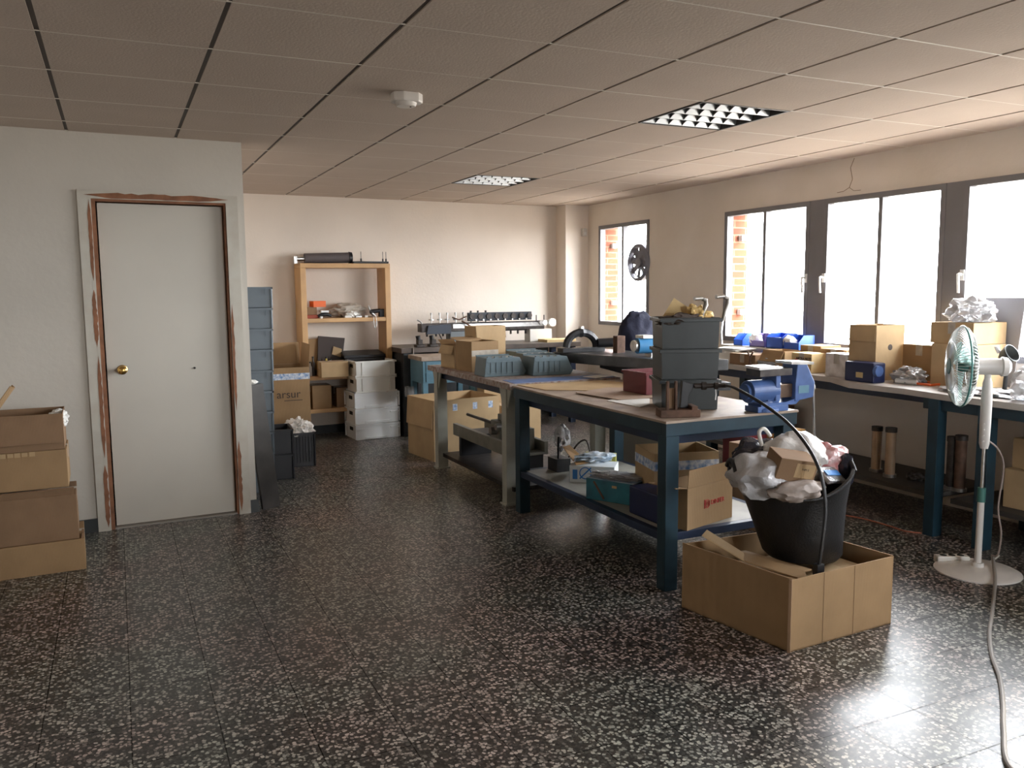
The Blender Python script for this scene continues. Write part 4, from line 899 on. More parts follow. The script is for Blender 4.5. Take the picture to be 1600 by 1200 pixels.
# ---------------------------------------------------------------- lower shelf of bench A
LS = .286
t = thing('wooden_slat', 'pale flat slat slanting up from the white and blue box under the blue bench', 'slat', (2.62, 4.5, .3))
b = B(); A_ = Vector((2.66, 4.84, .43)); D_ = Vector((2.57, 4.46, .395)); b.prism([A_+Vector((-.02, 0, 0)), A_+Vector((.03, 0, .01)), D_+Vector((.04, 0, .005)), D_+Vector((-.045, 0, 0))], (0, 0, .005)); b.done('slat', lightwood, t)
t = carton('white box with big blue ring print under the blue bench', None, (.28, .18, .105), m=mat('white_card', (.68, .72, .74), .45), tape=False, cat='box', name='product_box'); put(t, (2.66, 4.47, LS), R(-40))
def ringp(b, c, r, w, n=24, yy=0):
    poly = []
    for k in range(n+1): a = 2*math.pi*k/n; poly.append((c[0]+r*math.cos(a), yy, c[1]+r*math.sin(a)))
    b.tube([Vector(p) for p in poly[:-1]], w, 4, closed=True)
b = B(); ringp(b, (-.04, .06), .035, .004, yy=-.0905); b.box((-.04, -.091, .06), (.1, .003, .008), M=rotm(0, R(-45), 0)); b.box((-.105, -.091, .05), (.03, .002, .06)); ringp(b, (.09, .06), .02, .003, yy=-.0905); b.done('blue_print', print_blue, t)
b = B(); b.bb(-.1415, -.1402, -.088, .088, .002, .1); b.done('teal_end', teal_card, t)
t = thing('plastic_bag', 'crumpled blue and clear bag spilling out on top of the white box', 'bag', (2.7, 4.5, LS+.106)); b = B(); b.blob((2.70, 4.52, LS+.132), (.12, .07, .028), 42, .5, 3, flat=.026); b.done('bag_film', mat('blue_clear_bag', (.45, .6, .75), .25, trans=.2, bump=.8, bscale=35, col2=(.8, .83, .85), scale=20), t, smooth=True)
t = carton('yellow card insert leaning behind the white and blue box', None, (.2, .02, .135), m=mat('yellow_card', (.5, .5, .12), .5), tape=False, cat='box', name='product_box'); put(t, (2.8, 4.62, LS), R(-40))
t = carton('teal box with pen picture and crumpled white lid under the blue bench', None, (.31, .19, .12), m=teal_card, tape=False, cat='box', name='product_box'); put(t, (2.535, 3.995, LS), R(-62))
b = B(); b.box((-.07, -.096, .06), (.012, .002, .115), M=rotm(0, R(-35), 0)); b.done('pen_print', rust, t)
b = B(); b.box((.03, -.096, .09), (.03, .0015, .014)); b.done('badge_print', kyel, t)
b = B(); b.bb(-.153, .153, -.093, .093, .1205, .124); b.done('box_lid', mat('white_lid', (.7, .74, .78), .4, col2=(.2, .35, .5), scale=9), t)
b = B(); b.blob((.0, 0, .135), (.14, .08, .014), 44, .6, 4, flat=.012); b.done('lid_film', plastic_bag, t, smooth=True)
t = thing('storage_bin', 'navy plastic bin in the shade on the lower shelf, by the near bench leg', 'bin', (2.52, 3.53, LS))
b = B(); b.bb(2.43, 2.6, 3.44, 3.72, LS, LS+.15); b.done('bin_body', navy, t, bevel=.008)
t = carton('open taped carton on the lower shelf behind the near bench leg', None, (.37, .3, .31), m=kard2, closed=False, tape=ptape); put(t, (2.78, 3.785, LS), R(-14))
t = carton('carton with red round logo and lettering, on the lower shelf beside the black tub', None, (.38, .19, .21), m=kard, closed=False, flaps={'l': 8, 'f': 86}); put(t, (2.65, 3.44, LS), R(16))
b = B()
for r_ in (.007, .015, .022): ringp(b, (-.03, .11), r_, .0014, yy=-.0965)
b.box((-.051, -.0965, .11), (.004, .002, .046)); b.done('logo', print_red, t)
text('DINFER', .034, face_m((.06, -.0962, .11)), print_red, t)

# ---------------------------------------------------------------- big open carton with folded cardboard
t = thing('cardboard_box', 'big open carton on the floor under the black tub of rubbish', 'cardboard box', (2.66, 2.8, 0))
Q = [Vector((2.313, 3.09, 0)), Vector((2.409, 2.492, 0)), Vector((3.02, 2.525, 0)), Vector((2.95, 3.07, 0))]
def wallseg(b, a, c, h, th=.006):
    d_ = (c-a).normalized(); n_ = Vector((-d_.y, d_.x, 0))*th; b.prism([a, c, c+n_, a+n_], (0, 0, h))
b = B()
for i in range(4): wallseg(b, Q[i], Q[(i+1) % 4], .308 - (.004 if i % 2 else 0))
b.prism([v+Vector((0, 0, 0)) for v in Q], (0, 0, .006)); b.done('carton_body', kard, t)
for f_ in (.3, .6):
    p_ = Q[1].lerp(Q[2], f_); B().box((p_.x, p_.y-.0008, .154), (.002, .001, .3)).done('crease', kard3, t)
b = B(); b.box((Q[1].x-.004, Q[1].y+.004, .153), (.012, .012, .306), rz=.5)
b.done('crease', kard3, t)
t = thing('folded_cardboard', 'folded flat cardboard lying in the big carton beneath the tub', 'cardboard', (2.7, 2.8, .02))
b = B(); b.prism([(2.42, 2.98, .1), (2.46, 2.56, .2), (2.93, 2.58, .24), (2.9, 3.0, .24)], (0, 0, .012)); b.prism([(2.44, 3.0, .015), (2.5, 2.58, .015), (2.93, 2.6, .015), (2.88, 2.98, .015)], (0, 0, .2)); b.done('cardboard_pad', kard2, t)
t = thing('cardboard_strip', 'long creased cardboard strip sticking out of the left of the big carton', 'cardboard', (2.5, 2.85, .25))
b = B(); b.prism([(2.35, 3.0, .36), (2.40, 3.03, .37), (2.47, 2.86, .30), (2.43, 2.80, .285)], (.004, 0, .004)); b.done('strip_end', kard2, t)
b = B(); b.prism([(2.43, 2.80, .285), (2.47, 2.88, .30), (2.60, 2.62, .268), (2.56, 2.55, .25)], (0, 0, .006)); b.prism([(2.47, 2.88, .30), (2.52, 2.90, .29), (2.66, 2.64, .26), (2.60, 2.62, .268)], (0, 0, .006)); b.done('strip', kard, t)
# ---------------------------------------------------------------- black rubber tub with rubbish
BX, BY, BZ = 2.79, 2.83, .262
t = thing('rubber_tub', 'black flexible rubber tub full of rubbish bags standing in the big carton', 'tub', (BX, BY, BZ))
n = 48; b = B(); rings = []
prof = [(.0, .0), (.165, 0), (.183, .02), (.2, .12), (.222, .24), (.245, .33), (.255, .355), (.262, .362), (.262, .372), (.25, .372), (.235, .33), (.21, .2), (.17, .02), (0, .02)]
for r_, z_ in prof[1:-1]:
    rg = []
    for k in range(n):
        a = 2*math.pi*k/n; u = z_/.372
        # the two handle sides rise, the front and back dip and pull in
        lift = .055*math.cos(2*(a-R(-25)))*u**3; rr = r_*(1+.09*math.cos(2*(a-R(-25)))*u**2)
        rg.append(b.bm.verts.new((BX+.96*rr*math.cos(a)-.075*u, BY+.96*rr*math.sin(a)+.01*u, BZ+z_+lift)))
    rings.append(rg)
for A_, D_ in zip(rings, rings[1:]):
    for k in range(n): b.bm.faces.new((A_[k], A_[(k+1) % n], D_[(k+1) % n], D_[k]))
b.bm.faces.new(rings[0][::-1]); b.bm.faces.new(rings[-1])
b.done('tub_body', rubber, t, smooth=True)
for s_ in (0, math.pi):
    a = R(-25)+s_; dx, dy = math.cos(a), math.sin(a); tx, ty = -dy, dx; o_ = Vector((BX-.08, BY+.01, BZ)); P_ = []
    for u in range(9):
        f_ = -1+u/4; P_.append(o_+Vector((dx, dy, 0))*.262+Vector((tx, ty, 0))*.075*f_+Vector((0, 0, .405+.04*(1-f_*f_))))
    b = B(); b.tube(P_, .011, 10); b.done('handle', rubber, t, smooth=True)
BX -= .075; TZ = BZ+.345
t = thing('clear_bag', 'big clear film bag bulging over the left side of the black tub', 'bag', (BX-.12, BY, TZ)); b = B(); b.blob((BX-.15, BY+.02, TZ+.04), (.14, .15, .095), 51, .28, 2.0); b.done('bag_film', plastic_bag, t, smooth=True)
t = thing('white_bag', 'white translucent bag at the back right of the black tub', 'bag', (BX+.07, BY+.05, TZ)); b = B(); b.blob((BX+.08, BY+.07, TZ+.08), (.16, .14, .125), 52, .25, 2.0); b.done('bag_film', mat('milky_bag_film', (.78, .76, .74), .3, trans=.15, bump=.9, bscale=24, var=.1), t, smooth=True)
b = B(); b.tube(smooth_path([Vector((BX-.07, BY+.12, TZ+.15)), Vector((BX-.08, BY+.13, TZ+.21)), Vector((BX-.05, BY+.13, TZ+.225)), Vector((BX-.02, BY+.12, TZ+.19))]), .009); b.done('bag_handle', offw, t, smooth=True)
t = thing('pink_bag', 'crumpled pinkish bag at the right side of the black tub', 'bag', (BX+.18, BY, TZ)); b = B(); b.blob((BX+.2, BY-.01, TZ+.065), (.1, .09, .09), 53, .28, 2.2); b.done('bag_film', pink_bag, t, smooth=True)
t = thing('black_bag', 'shiny black bin liner rising behind the cardboard box in the tub', 'bag', (BX-.1, BY+.15, TZ)); b = B(); b.blob((BX-.07, BY+.17, TZ+.08), (.13, .07, .09), 54, .28, 2.2); b.done('bag_film', black_bag, t, smooth=True)
t = thing('black_bag', 'shiny black liner knotted over the right handle of the tub', 'bag', (BX+.22, BY-.1, TZ+.05)); b = B(); b.blob((BX+.215, BY-.105, TZ+.05), (.03, .035, .075), 55, .3, 2.2, sub=3); b.done('bag_film', black_bag, t, smooth=True)
t = carton('small brown cardboard box with a label, tilted on top of the full tub', None, (.18, .12, .12), m=kard3, tape=False); t.location = (BX-.1, BY-.07, TZ+.035); t.rotation_euler = (R(14), R(10), R(-14))
b = B(); b.bb(-.01, .08, -.0615, -.0605, .04, .105); b.done('label', kard2, t); text('NM 0', .014, face_m((.035, -.062, .08)), print_dark, t, depth=.0003)
b = B(); b.box((.098, .02, .05), (.006, .1, .11), M=rotm(0, R(18), 0)); b.done('side_flap', kard2, t)
t = thing('paper_wrapper', 'grey-brown crumpled paper at the front of the full tub', 'paper', (BX-.12, BY-.15, TZ)); b = B(); b.blob((BX-.1, BY-.135, TZ+.0), (.13, .075, .045), 56, .28, 2.2); b.done('paper', mat('grey_brown_paper', (.3, .25, .22), .6, bump=.6, bscale=20), t, smooth=True)
t = thing('packet', 'white packet with a blue stripe at the front of the full tub', 'packet', (BX+.1, BY-.13, TZ)); b = B(); b.box((BX+.1, BY-.13, TZ+.045), (.13, .09, .02), M=rotm(R(35), R(8), R(10))); b.done('packet_body', clear_film, t, bevel=.005)
b = B(); b.box((BX+.1, BY-.139, TZ+.058), (.1, .03, .003), M=rotm(R(35), R(8), R(10))); b.done('blue_stripe', print_blue, t)

# ---------------------------------------------------------------- bench C along the windows
CT = .855
tc_ = thing('workbench', 'long blue-legged workbench under the window ribbon', 'workbench', (4.6, 4.0, 0))
wood_c = mat('dusty_bench_top', (.5, .46, .42), .32, var=.2, scale=5)
b = B(); fr = [(4.28, 1.2), (4.28, 3.2), (4.33, 3.6), (4.30, 4.0), (4.45, 4.3), (4.5, 5.9)]
b.prism([(x_, y_, CT-.035) for x_, y_ in fr]+[(5.0, 5.9, CT-.035), (5.0, 1.2, CT-.035)], (0, 0, .035)); b.done('bench_top', wood_c, tc_)
B().bb(4.32, 4.36, 1.3, 3.45, CT-.1, CT-.035).done('top_rail', blue_steel, tc_)
B().bb(4.52, 4.55, 3.3, 5.85, CT-.1, CT-.035).done('top_rail', blue_dark, tc_)
for lx, ly in ((4.3, 3.33), (4.31, 3.02), (4.9, 3.14), (4.9, 5.7), (4.55, 5.7), (4.3, 1.35), (4.9, 1.35)): B().bb(lx, lx+.075, ly, ly+.07, 0, CT-.035).done('leg', blue_steel, tc_, bevel=.003)
B().bb(4.42, 4.95, 3.42, 5.75, .2, .23).done('lower_shelf', mat('dark_shelf', (.05, .045, .04), .6), tc_)
B().bb(4.40, 4.95, 1.4, 3.3, .2, .23).done('lower_shelf', MATS['dark_shelf'], tc_)
# brown cartons and trays on bench C (left end to right)
def cz(px, py, X): return atx(px, py, X)
def cbox(label, px0, px1, X, ytop, dpt=.2, m=None, z0=CT, **k):
    a = atx(px0, 560, X); c_ = atx(px1, 560, X); h_ = atx((px0+px1)/2, ytop, X).z-z0
    t = carton(label, None, (dpt, abs(a.y-c_.y), max(h_, .02)), m=m, **k); put(t, (X+dpt/2, (a.y+c_.y)/2, z0+.0005)); return t, h_
cbox('wide brown carton at the far left end of the window bench', 1140, 1180, 4.55, 553, .25, kard3)
t, h_ = cbox('brown carton tilted open beside the cream one on the window bench', 1192, 1226, 4.56, 548, .2, kard, closed=False, flaps={'l': -60})
t, h_ = cbox('cream carton with red dots and dark lettering on the window bench', 1237, 1268, 4.52, 552, .16, kyel)
W_ = .17
b = B()
for yy, zz_ in ((.05, .6), (.02, .35)): b.cyl((-.0815, yy, h_*zz_), (-.0805, yy, h_*zz_), .014, n=16)
b.done('red_dots', print_red, t); text('NICRA NUTS', .026, face_m((-.0815, -.025, h_*.72), 'l'), print_dark, t, bold=.0008)
cbox('grey-brown carton behind the cream lettered one on the window bench', 1250, 1282, 4.72, 540, .2, kard)
cbox('low carton with bright top right of the cream one', 1282, 1322, 4.66, 546, .2, kard)
cbox('carton wrapped in clear film right of the cream one', 1290, 1325, 4.5, 553, .13, mat('film_wrapped_card', (.5, .45, .42), .3, col2=(.75, .72, .7), scale=14))
def tray(label, px0, px1, X, ytop, m, z0=CT, dpt=.16, front=.5):
    a = atx(px0, 545, X); c_ = atx(px1, 545, X); w_ = abs(a.y-c_.y); h_ = atx((px0+px1)/2, ytop, X).z-z0
    t = thing('parts_tray', label, 'tray', (X+dpt/2, (a.y+c_.y)/2, z0))
    o_ = Vector((X+dpt/2, (a.y+c_.y)/2, z0)); b = B()
    b.box(o_+Vector((0, 0, .003)), (dpt, w_, .006))
    b.box(o_+Vector((dpt/2-.003, 0, h_/2)), (.006, w_, h_))
    for s in (-1, 1): b.prism([o_+Vector((-dpt/2, s*(w_/2-.004)-.002, 0)), o_+Vector((dpt/2, s*(w_/2-.004)-.002, 0)), o_+Vector((dpt/2, s*(w_/2-.004)-.002, h_)), o_+Vector((-dpt/2+.05, s*(w_/2-.004)-.002, h_)), o_+Vector((-dpt/2, s*(w_/2-.004)-.002, h_*front))], (0, .005, 0))
    b.box(o_+Vector((-dpt/2+.003, 0, h_*front/2)), (.006, w_, h_*front)); b.done('tray_body', m, t); return t
# trays stand on a low board by the sill
t = thing('shelf_riser', 'low pale board raised along the window sill behind the cartons', 'shelf', (4.9, 5.4, CT)); b = B(); b.bb(4.78, 4.99, 4.95, 5.88, CT+.115, CT+.13); b.done('riser_board', offw, t)
b = B(); b.bb(4.95, 4.98, 4.97, 5.0, CT, CT+.115); b.bb(4.95, 4.98, 5.83, 5.86, CT, CT+.115); b.done('riser_foot', offw, t)
RZ = CT+.13
tray('bright blue parts tray at the left end of the window sill', 1146, 1160, 4.8, 521, blue_plastic, RZ)
tray('purple-grey tray filled with white parts on the window sill', 1171, 1194, 4.8, 522, mat('violet_plastic', (.14, .1, .3), .4), RZ)
tray('bright blue parts tray in the middle of the window sill row', 1197, 1222, 4.8, 521, blue_plastic, RZ, front=.75)
tray('bright blue parts tray at the right end of the sill row, holding a white packet', 1224, 1248, 4.8, 524, blue_plastic, RZ)
for px, l in ((1182, 'white packet in the purple-grey tray'), (1235, 'white packet in the right blue tray')):
    q = atx(px, 545, 4.86); t = thing('packet', l, 'packet', (4.85, q.y, RZ+.007)); b = B(); b.blob((4.85, q.y, RZ+.055), (.05, .055, .05), px, .3, 3, sub=3); b.done('packet_body', paper, t, smooth=True)
q = atx(1155, 545, 4.7)
t = thing('paper_stack', 'messy white papers piled on the left end of the window bench', 'paper', (4.82, 5.55, CT+.0)); b = B()
for k in range(6): b.box((4.68+.01*(k % 3), 5.6-.01*k, CT+.1-.0+.004*k), (.16, .3, .003), rz=.1*k)
b.bb(4.62, 4.74, 5.5, 5.7, CT, CT+.097); b.done('sheets', paper, t)
t = thing('cutters', 'small wire cutters hanging over the left cartons of the window bench', 'tool', (4.53, 5.18, CT)); q = atx(1172, 560, 4.53)
b = B(); b.tube([(4.53, q.y+.03, q.z+.05), (4.53, q.y, q.z+.01), (4.53, q.y-.01, q.z-.06)], .007); b.tube([(4.53, q.y-.035, q.z+.055), (4.53, q.y, q.z+.01), (4.53, q.y+.012, q.z-.06)], .007); b.done('cutter_arms', rust, t)
t.location = (4.53, q.y, CT); ORG[t.name] = t.location.copy(); t.children[0].data.transform(Matrix.Translation(Vector((4.53, 5.18, CT))-t.location))
t = thing('clear_bag', 'crumpled clear film in a heap beside the tilted carton on the window bench', 'bag', (4.62, 4.9, CT)); q = atx(1195, 572, 4.56); b = B(); b.blob((4.62, q.y-.03, CT+.04), (.09, .12, .05), 62, .5, 3, flat=.04); b.done('bag_film', plastic_bag, t, smooth=True)
# tall carton with dark hole, navy box in front
t, h_ = cbox('tall open carton with a round hole standing on the window bench', 1326, 1368, 4.5, 508, .26, kard2, closed=False, flaps={'l': -86})
b = B(); d_ = abs(atx(1326, 560, 4.5).y-atx(1368, 560, 4.5).y)/2; b.cyl((0, -d_-.0015, h_*.6), (0, -d_, h_*.6), .02, n=20); b.done('hand_hole', print_dark, t)
a_ = atx(1320, 560, 4.38); c_ = atx(1364, 600, 4.38)
t = thing('grinder_box', 'dark blue cast box with a yellow plate in front of the tall carton', 'machine', (4.44, (a_.y+c_.y)/2, CT))
zt2 = atx(1345, 566, 4.38).z
b = B(); b.bb(4.38, 4.49, c_.y, a_.y, CT, zt2); b.done('housing', navy, t, bevel=.012); b = B(); b.bb(4.377, 4.38, (a_.y+c_.y)/2-.035, (a_.y+c_.y)/2+.02, CT+.03, CT+.065); b.done('plate', kyel, t)
b = B(); b.cyl((4.4, c_.y-.005, zt2-.05), (4.4, c_.y-.03, zt2-.05), .035, n=20); b.done('wheel', vise_blue, t, smooth=False)
cbox('long low carton on the window bench between the tall carton and the stacked ones', 1410, 1462, 4.74, 539, .2, kard)
z_low = None
t, h1 = cbox('lower brown carton of the pair stacked behind the fan', 1455, 1520, 4.62, 538, .3, kard2)
t, h2_ = cbox('upper carton of the pair stacked behind the fan, under a crumpled bag', 1452, 1519, 4.64, 504, .3, kard2, z0=CT+h1+.001)
zz_ = CT+h1+h2_+.003; q = atx(1513, 490, 4.75)
t = thing('white_bag', 'crumpled silvery white bag on top of the stacked cartons by the window', 'bag', (4.75, q.y, zz_)); b = B(); b.blob((4.77, q.y, zz_+.06), (.11, .14, .085), 71, .45, 3, flat=.058); b.done('bag_film', plastic_bag, t, smooth=True)
a_ = atx(1532, 465, 4.93); c_ = atx(1596, 465, 4.93); bt = atx(1590, 550, 4.93)
t = thing('grey_board', 'grey board standing against the right window behind the stacked cartons', 'board', (4.95, (a_.y+c_.y)/2, CT)); b = B(); b.prism([(4.94, a_.y, CT), (4.94, c_.y+.03, CT), (4.97, c_.y, a_.z), (4.97, a_.y, a_.z)], (.008, 0, 0)); b.done('board_sheet', mat('dusty_grey_board', (.3, .3, .32), .6), t)
# small clutter at the right of bench C
q = atz(1425, 602, CT); t = thing('tool_tray', 'red wire tray of small tools lying on the window bench left of the fan', 'tray', (q.x, q.y, CT))
b = B(); b.tube([Vector((q.x+.02, q.y+.1, CT+.012)), Vector((q.x+.14, q.y+.1, CT+.012)), Vector((q.x+.14, q.y-.12, CT+.012)), Vector((q.x+.02, q.y-.12, CT+.012))], .008, 6, closed=True); b.done('tray_frame', orange, t)
b = B(); b.cyl((q.x, q.y+.12, CT+.018), (q.x+.02, q.y-.02, CT+.018), .016, n=12); b.done('tool_grip', white_m, t, smooth=True)
q = atz(1405, 590, CT+.05); t = thing('clear_bag', 'clear bag with glints lying left of the red tray on the window bench', 'bag', (4.55, q.y, CT)); b = B(); b.blob((4.6, q.y+.05, CT+.045), (.08, .1, .055), 72, .5, 3, flat=.04); b.done('bag_film', clear_film, t, smooth=True)
q = atz(1560, 612, CT); t = thing('clear_bag', 'flat clear film sheets strewn on the window bench right of the fan pole', 'bag', (4.45, q.y, CT)); b = B(); b.blob((4.5, q.y, CT+.012), (.13, .2, .02), 73, .5, 4, flat=.008); b.done('bag_film', plastic_bag, t, smooth=True)
q = atx(1592, 590, 4.4); t = thing('white_bag', 'round white bag on the window bench at the right edge of the photo', 'bag', (4.45, q.y, CT)); b = B(); b.blob((4.45, q.y-.05, CT+.085), (.1, .11, .1), 74, .3, 3, flat=.083); b.done('bag_film', plastic_bag, t, smooth=True)
q = atx(1572, 560, 4.7); t = thing('desk_lamp', 'black lamp head on a short stand in front of the grey board', 'lamp', (4.7, q.y, CT))
b = B(); b.cyl((4.7, q.y, CT), (4.7, q.y, CT+.012), .05, n=20); b.cyl((4.7, q.y, CT+.01), (4.7, q.y-.01, q.z), .012, n=10); b.done('lamp_stand', black_m, t)
b = B(); b.lathe([(.02, -.05), (.04, -.02), (.055, .03), (.05, .032), (.0201, -.03)], (4.7, q.y-.01, q.z+.02), 24, rotm(R(60), 0, 0)); b.done('lamp_head', dgrey, t, smooth=True)
b = B(); b.cyl((4.68, q.y+.03, q.z+.03), (4.67, q.y+.045, q.z+.07), .012, n=10); b.done('switch_knob', white_m, t)
# under bench C: pipes / cylinders, cartons
def piston(label, px, ytop, ybot, X, m, z0=.231):
    q0 = atx(px, ytop, X); t = thing('gas_cylinder', label, 'cylinder', (X, q0.y, z0)); H_ = q0.z
    B().cyl((X, q0.y, z0+.02), (X, q0.y, H_-.03), .032, n=20).done('tube', m, t, smooth=True)
    B().cyl((X, q0.y, H_-.03), (X, q0.y, H_), .036, n=20).done('head', greasy, t, smooth=True)
    B().cyl((X, q0.y, z0), (X, q0.y, z0+.02), .042, n=20).done('foot', steel, t, smooth=True); return t
cream_tube = mat('tan_tube', (.5, .36, .24), .35, .3, var=.2)
piston('left tan metal cylinder standing under the window bench', 1371, 666, 745, 4.6, cream_tube)
piston('right tan metal cylinder standing under the window bench', 1393, 668, 750, 4.55, cream_tube)
piston('thin dark rod cylinder under the window bench behind the fan pole', 1490, 682, 770, 4.6, greasy)
piston('second thin dark rod cylinder, right of the other behind the fan', 1503, 680, 770, 4.6, rust)
q = atx(1430, 750, 4.6); t = thing('machine_part', 'small pale metal part on the dark shelf between cylinders and blue leg', 'part', (4.6, q.y, .231)); b = B(); b.blob((4.6, q.y, .26), (.05, .06, .03), 81, .4, 3, sub=3, flat=.028); b.done('casting', greasy, t, smooth=False)
q = atx(1590, 760, 4.5); t = carton('lower carton of two stacked under the window bench at the right edge', None, (.3, .42, .22), m=kard2); put(t, (4.66, q.y-.12, .231), R(4))
t = carton('upper carton of two stacked under the window bench at the right edge', None, (.28, .36, .17), m=kard2); put(t, (4.67, q.y-.12, .453), R(-4))
t = carton('brown carton on the lower shelf at the left under the window bench', None, (.3, .5, .3), m=kard3); put(t, (4.75, 5.35, .231), 0)
# boxes seen through bench A legs
for c_, s_, m_, l in (((3.55, 3.98, 0), (.22, .3, .52), kard3, 'brown carton on the floor between the benches'), ((3.75, 4.35, 0), (.2, .2, .56), red_p, 'dark red box on the floor between the benches'), ((3.98, 4.25, 0), (.22, .2, .54), mat('ochre_card', (.5, .28, .08), .7), 'ochre box on the floor between the benches')):
    t = carton(l, None, s_, m=m_, tape=False); put(t, c_, R(5))
# ---------------------------------------------------------------- round ventilator in the first window
q = atx(1000, 410, 5.0); q.y += .04; r_ = .195
t = thing('window_ventilator', 'round grey ventilator wheel mounted in the small window pane', 'ventilator', (4.99, q.y, q.z))
M_ = rotm(0, R(-90), 0); vc = (5.03, q.y, q.z)
b = B(); b.lathe([(.16, -.02), (r_, -.02), (r_, .03), (.165, .05), (.155, .0)], vc, 40, M_, cap=False); b.done('ventilator_ring', mat('grey_vent', (.2, .2, .23), .5, alpha=1), t, smooth=True)
b = B(); b.lathe([(.02, -.01), (.05, -.01), (.05, .03), (.02, .035)], vc, 24, M_); b.done('hub', MATS['grey_vent'], t, smooth=True)
for k in range(8):
    a = 2*math.pi*k/8+.2; m_ = Matrix.Translation(vc) @ Matrix.Rotation(a, 4, 'X'); b = B(); b.box((0, 0, .105), (.004, .075, .12), M=rotm(0, 0, R(12))); b.xf(m_); b.done('blade', MATS['grey_vent'], t)

# ---------------------------------------------------------------- standing fan
fb = atz(1527, 890, .01); FX, FY = fb.x, fb.y
t = thing('standing_fan', 'white pedestal fan with green blades and round base, right foreground', 'fan', (FX, FY, 0))
fanw = mat('fan_white', (.62, .6, .57), .35, var=.06)
b = B(); b.lathe([(.205, 0), (.205, .006), (.19, .014), (.08, .024), (.03, .03), (.028, .05)], (FX, FY, 0), 48); b.done('base', fanw, t, smooth=True)
hz = lambda py: aty(1527, py, FY).z
B().cyl((FX, FY, .04), (FX, FY, hz(785)), .0165, n=20).done('outer_pole', fanw, t, smooth=True)
B().cyl((FX, FY, hz(785)), (FX, FY, hz(763)), .02, n=20).done('height_clamp', mat('fan_green', (.05, .16, .14), .4), t, smooth=True)
B().cyl((FX, FY, hz(763)), (FX, FY, hz(695)), .009, n=16).done('inner_pole', steel, t, smooth=True)
b = B(); b.lathe([(.018, hz(702)), (.024, hz(694)), (.026, hz(660)), (.026, hz(620)), (.022, hz(600)), (.014, hz(590))], (FX, FY, 0), 24); b.done('control_column', fanw, t, smooth=True)
for k in range(4): B().cyl((FX-.022, FY-.01, hz(690-9*k)), (FX-.034, FY-.018, hz(690-9*k)), .004, n=8).done('push_button', fanw, t)
vd = Vector((math.sin(R(52)), math.cos(R(52)), 0)); nf = (Vector((-vd.y, vd.x, 0))*math.cos(R(12)) - vd*math.sin(R(12))).normalized()   # fan looks left
hc = Vector((FX, FY, hz(574))); fc = hc + nf*.125
B().cyl((FX, FY, hz(592)), (FX, FY, hz(580)), .016, n=16).done('neck', fanw, t, smooth=True)
qm = nf.to_track_quat('Z', 'Y').to_matrix().to_4x4()
b = B(); b.lathe([(.025, -.1), (.045, -.085), (.05, -.06), (.042, -.055), (.042, .06), (.048, .075), (.03, .09)], hc, 32, qm); b.done('motor_housing', fanw, t, smooth=True)
fg = MATS['fan_green']; FR = .205
cg = thing('x', '', 'x'); bpy.data.objects.remove(cg)
wm_ = mat('chromed_wire', (.6, .62, .6), .3, .6)
def gpt(a, u, side):    # point on the grille dome
    r__ = FR*u; dz_ = side*.055*math.sqrt(max(0, 1-u**3)); return fc + qm.to_3x3() @ Vector((r__*math.cos(a), r__*math.sin(a), dz_))
for side, nm_ in ((1, 'front_grille'), (-1, 'rear_grille')):
    b = B()
    for k in range(72):
        a = 2*math.pi*k/72; b.tube([gpt(a, u, side) for u in (.2, .45, .7, .88, .97, 1.0)], .0017, 4)
    for u in (.2, .62): b.tube([gpt(2*math.pi*k/40, u, side) for k in range(40)], .0014, 4, closed=True)
    b.done(nm_, wm_, t)
b = B(); b.tube([gpt(2*math.pi*k/60, 1.0, 0) for k in range(60)], .0045, 8, closed=True); b.done('grille_rim', mat('fan_rim_green', (.08, .26, .24), .4), t, smooth=True)
b = B(); b.lathe([(.03, .045), (.042, .048), (.04, .06), (.0, .062)][:3], fc, 24, qm); b.done('grille_badge', fg, t)
for k in range(3):
    b = B(); pts = []
    for u, w0_, w1_ in ((.03, -.3, .5), (.09, -.35, .55), (.15, -.25, .5), (.18, -.05, .3)):
        pts.append((u, w0_, w1_))
    vs = []
    for (u, a0, a1) in pts:
        vs.append([Vector((u*math.cos(a), u*math.sin(a), -.02+.04*s/4)) for s, a in enumerate([a0+(a1-a0)*q_/4 for q_ in range(5)])])
    G = [[b.bm.verts.new(v) for v in row] for row in vs]
    for r0, r1 in zip(G, G[1:]):
        for q_ in range(4): b.bm.faces.new((r0[q_], r0[q_+1], r1[q_+1], r1[q_]))
    bmesh.ops.solidify(b.bm, geom=b.bm.faces[:], thickness=.002)
    b.xf(Matrix.Translation(fc) @ qm @ Matrix.Rotation(2*math.pi*k/3+.4, 4, 'Z')); b.done('blade', mat('fan_blade_green', (.3, .48, .44), .3, trans=.3), t, smooth=True)
B().cyl(fc-nf*.03, fc+nf*.02, .028, n=20).done('blade_hub', fg, t, smooth=True)
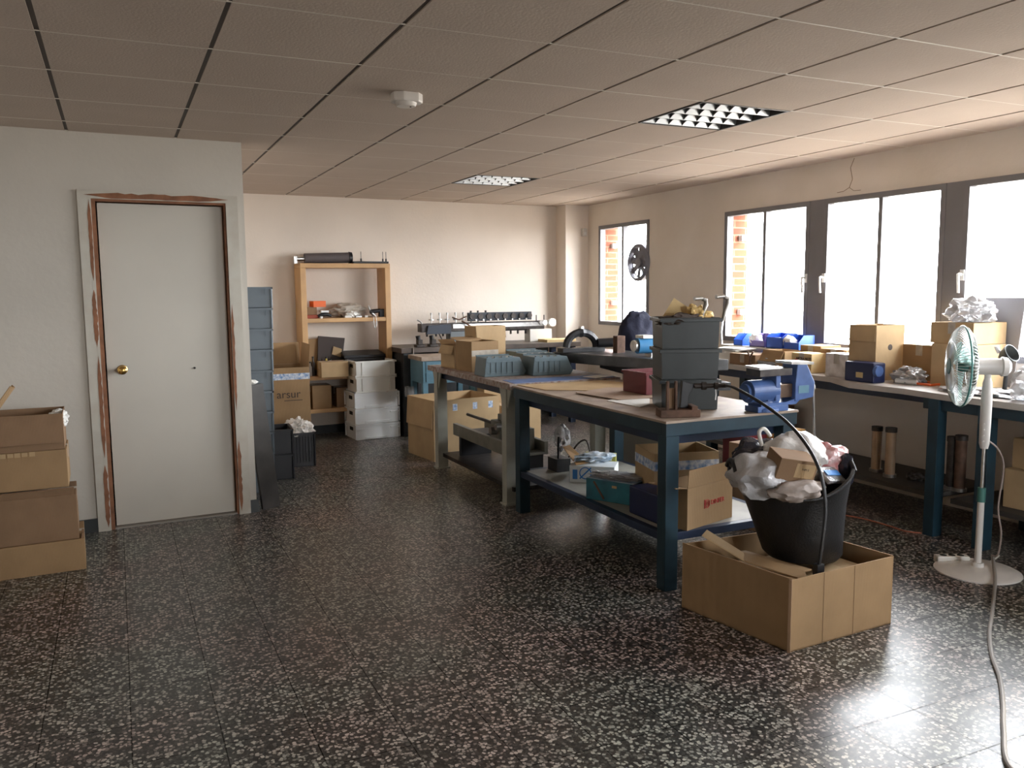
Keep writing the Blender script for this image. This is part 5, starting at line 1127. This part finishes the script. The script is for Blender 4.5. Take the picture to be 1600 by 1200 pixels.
# fan cord: part of the fan
b = B(); b.tube(smooth_path([Vector((FX+.02, FY-.01, hz(690))), Vector((FX+.06, FY-.04, hz(705))), Vector((FX+.075, FY-.06, .55)), Vector((FX+.05, FY-.06, .35)), Vector((FX+.055, FY-.08, .22)), Vector((FX+.07, FY-.06, .1)), atz(1551, 868, .055)]), .0045, 6); b.done('power_cord', mat('brownish_cord', (.3, .24, .22), .5), t, smooth=True)
q = [atz(1551, 868, .05), atz(1553, 885, .034), atz(1555, 905, .018)]+[atz(px, py, .009) for px, py in ((1553, 930), (1550, 960), (1546, 990), (1550, 1025), (1562, 1060), (1567, 1100), (1568, 1140), (1578, 1199))]
q.append(q[-1]+Vector((-.02, -.15, 0))); q.append(q[-1]+Vector((-.2, -.5, 0)))
t = thing('extension_cable', 'thick grey cable snaking over the floor to the lower right corner', 'cable', q[4])
b = B(); b.tube(smooth_path(q), .0085, 8); b.done('wire', mat('grey_cable', (.26, .24, .22), .5), t, smooth=True)
# power strip
p = atz(1487, 873, .02); t = thing('power_strip', 'white multi-socket power strip on the floor behind the fan base', 'power strip', (p.x, p.y, 0))
M_ = Matrix.Translation((p.x, p.y, 0)) @ rotm(0, 0, R(-28)); b = B(); b.box((0, 0, .02), (.17, .055, .04)); b.xf(M_); b.done('strip_body', offw, t, bevel=.008)
for k in range(3): b = B(); b.cyl((-.045+.045*k, 0, .0405), (-.045+.045*k, 0, .038), .018, n=18); b.xf(M_); b.cyl; b.done('socket', dgrey, t)
b = B(); b.tube(smooth_path([M_ @ Vector((.085, 0, .02)), M_ @ Vector((.14, .02, .01)), M_ @ Vector((.2, .0, .007)), M_ @ Vector((.3, .1, .007))]), .004); b.done('strip_cord', offw, t, smooth=True)
q = [atz(px, py, .006) for px, py in ((1320, 805), (1355, 812), (1390, 822), (1415, 830), (1440, 833))]
t = thing('thin_cable', 'thin reddish cable lying on the floor under the window bench', 'cable', q[2]); b = B(); b.tube(smooth_path(q), .005, 6); b.done('wire', mat('red_brown_cord', (.3, .1, .06), .5), t, smooth=True)
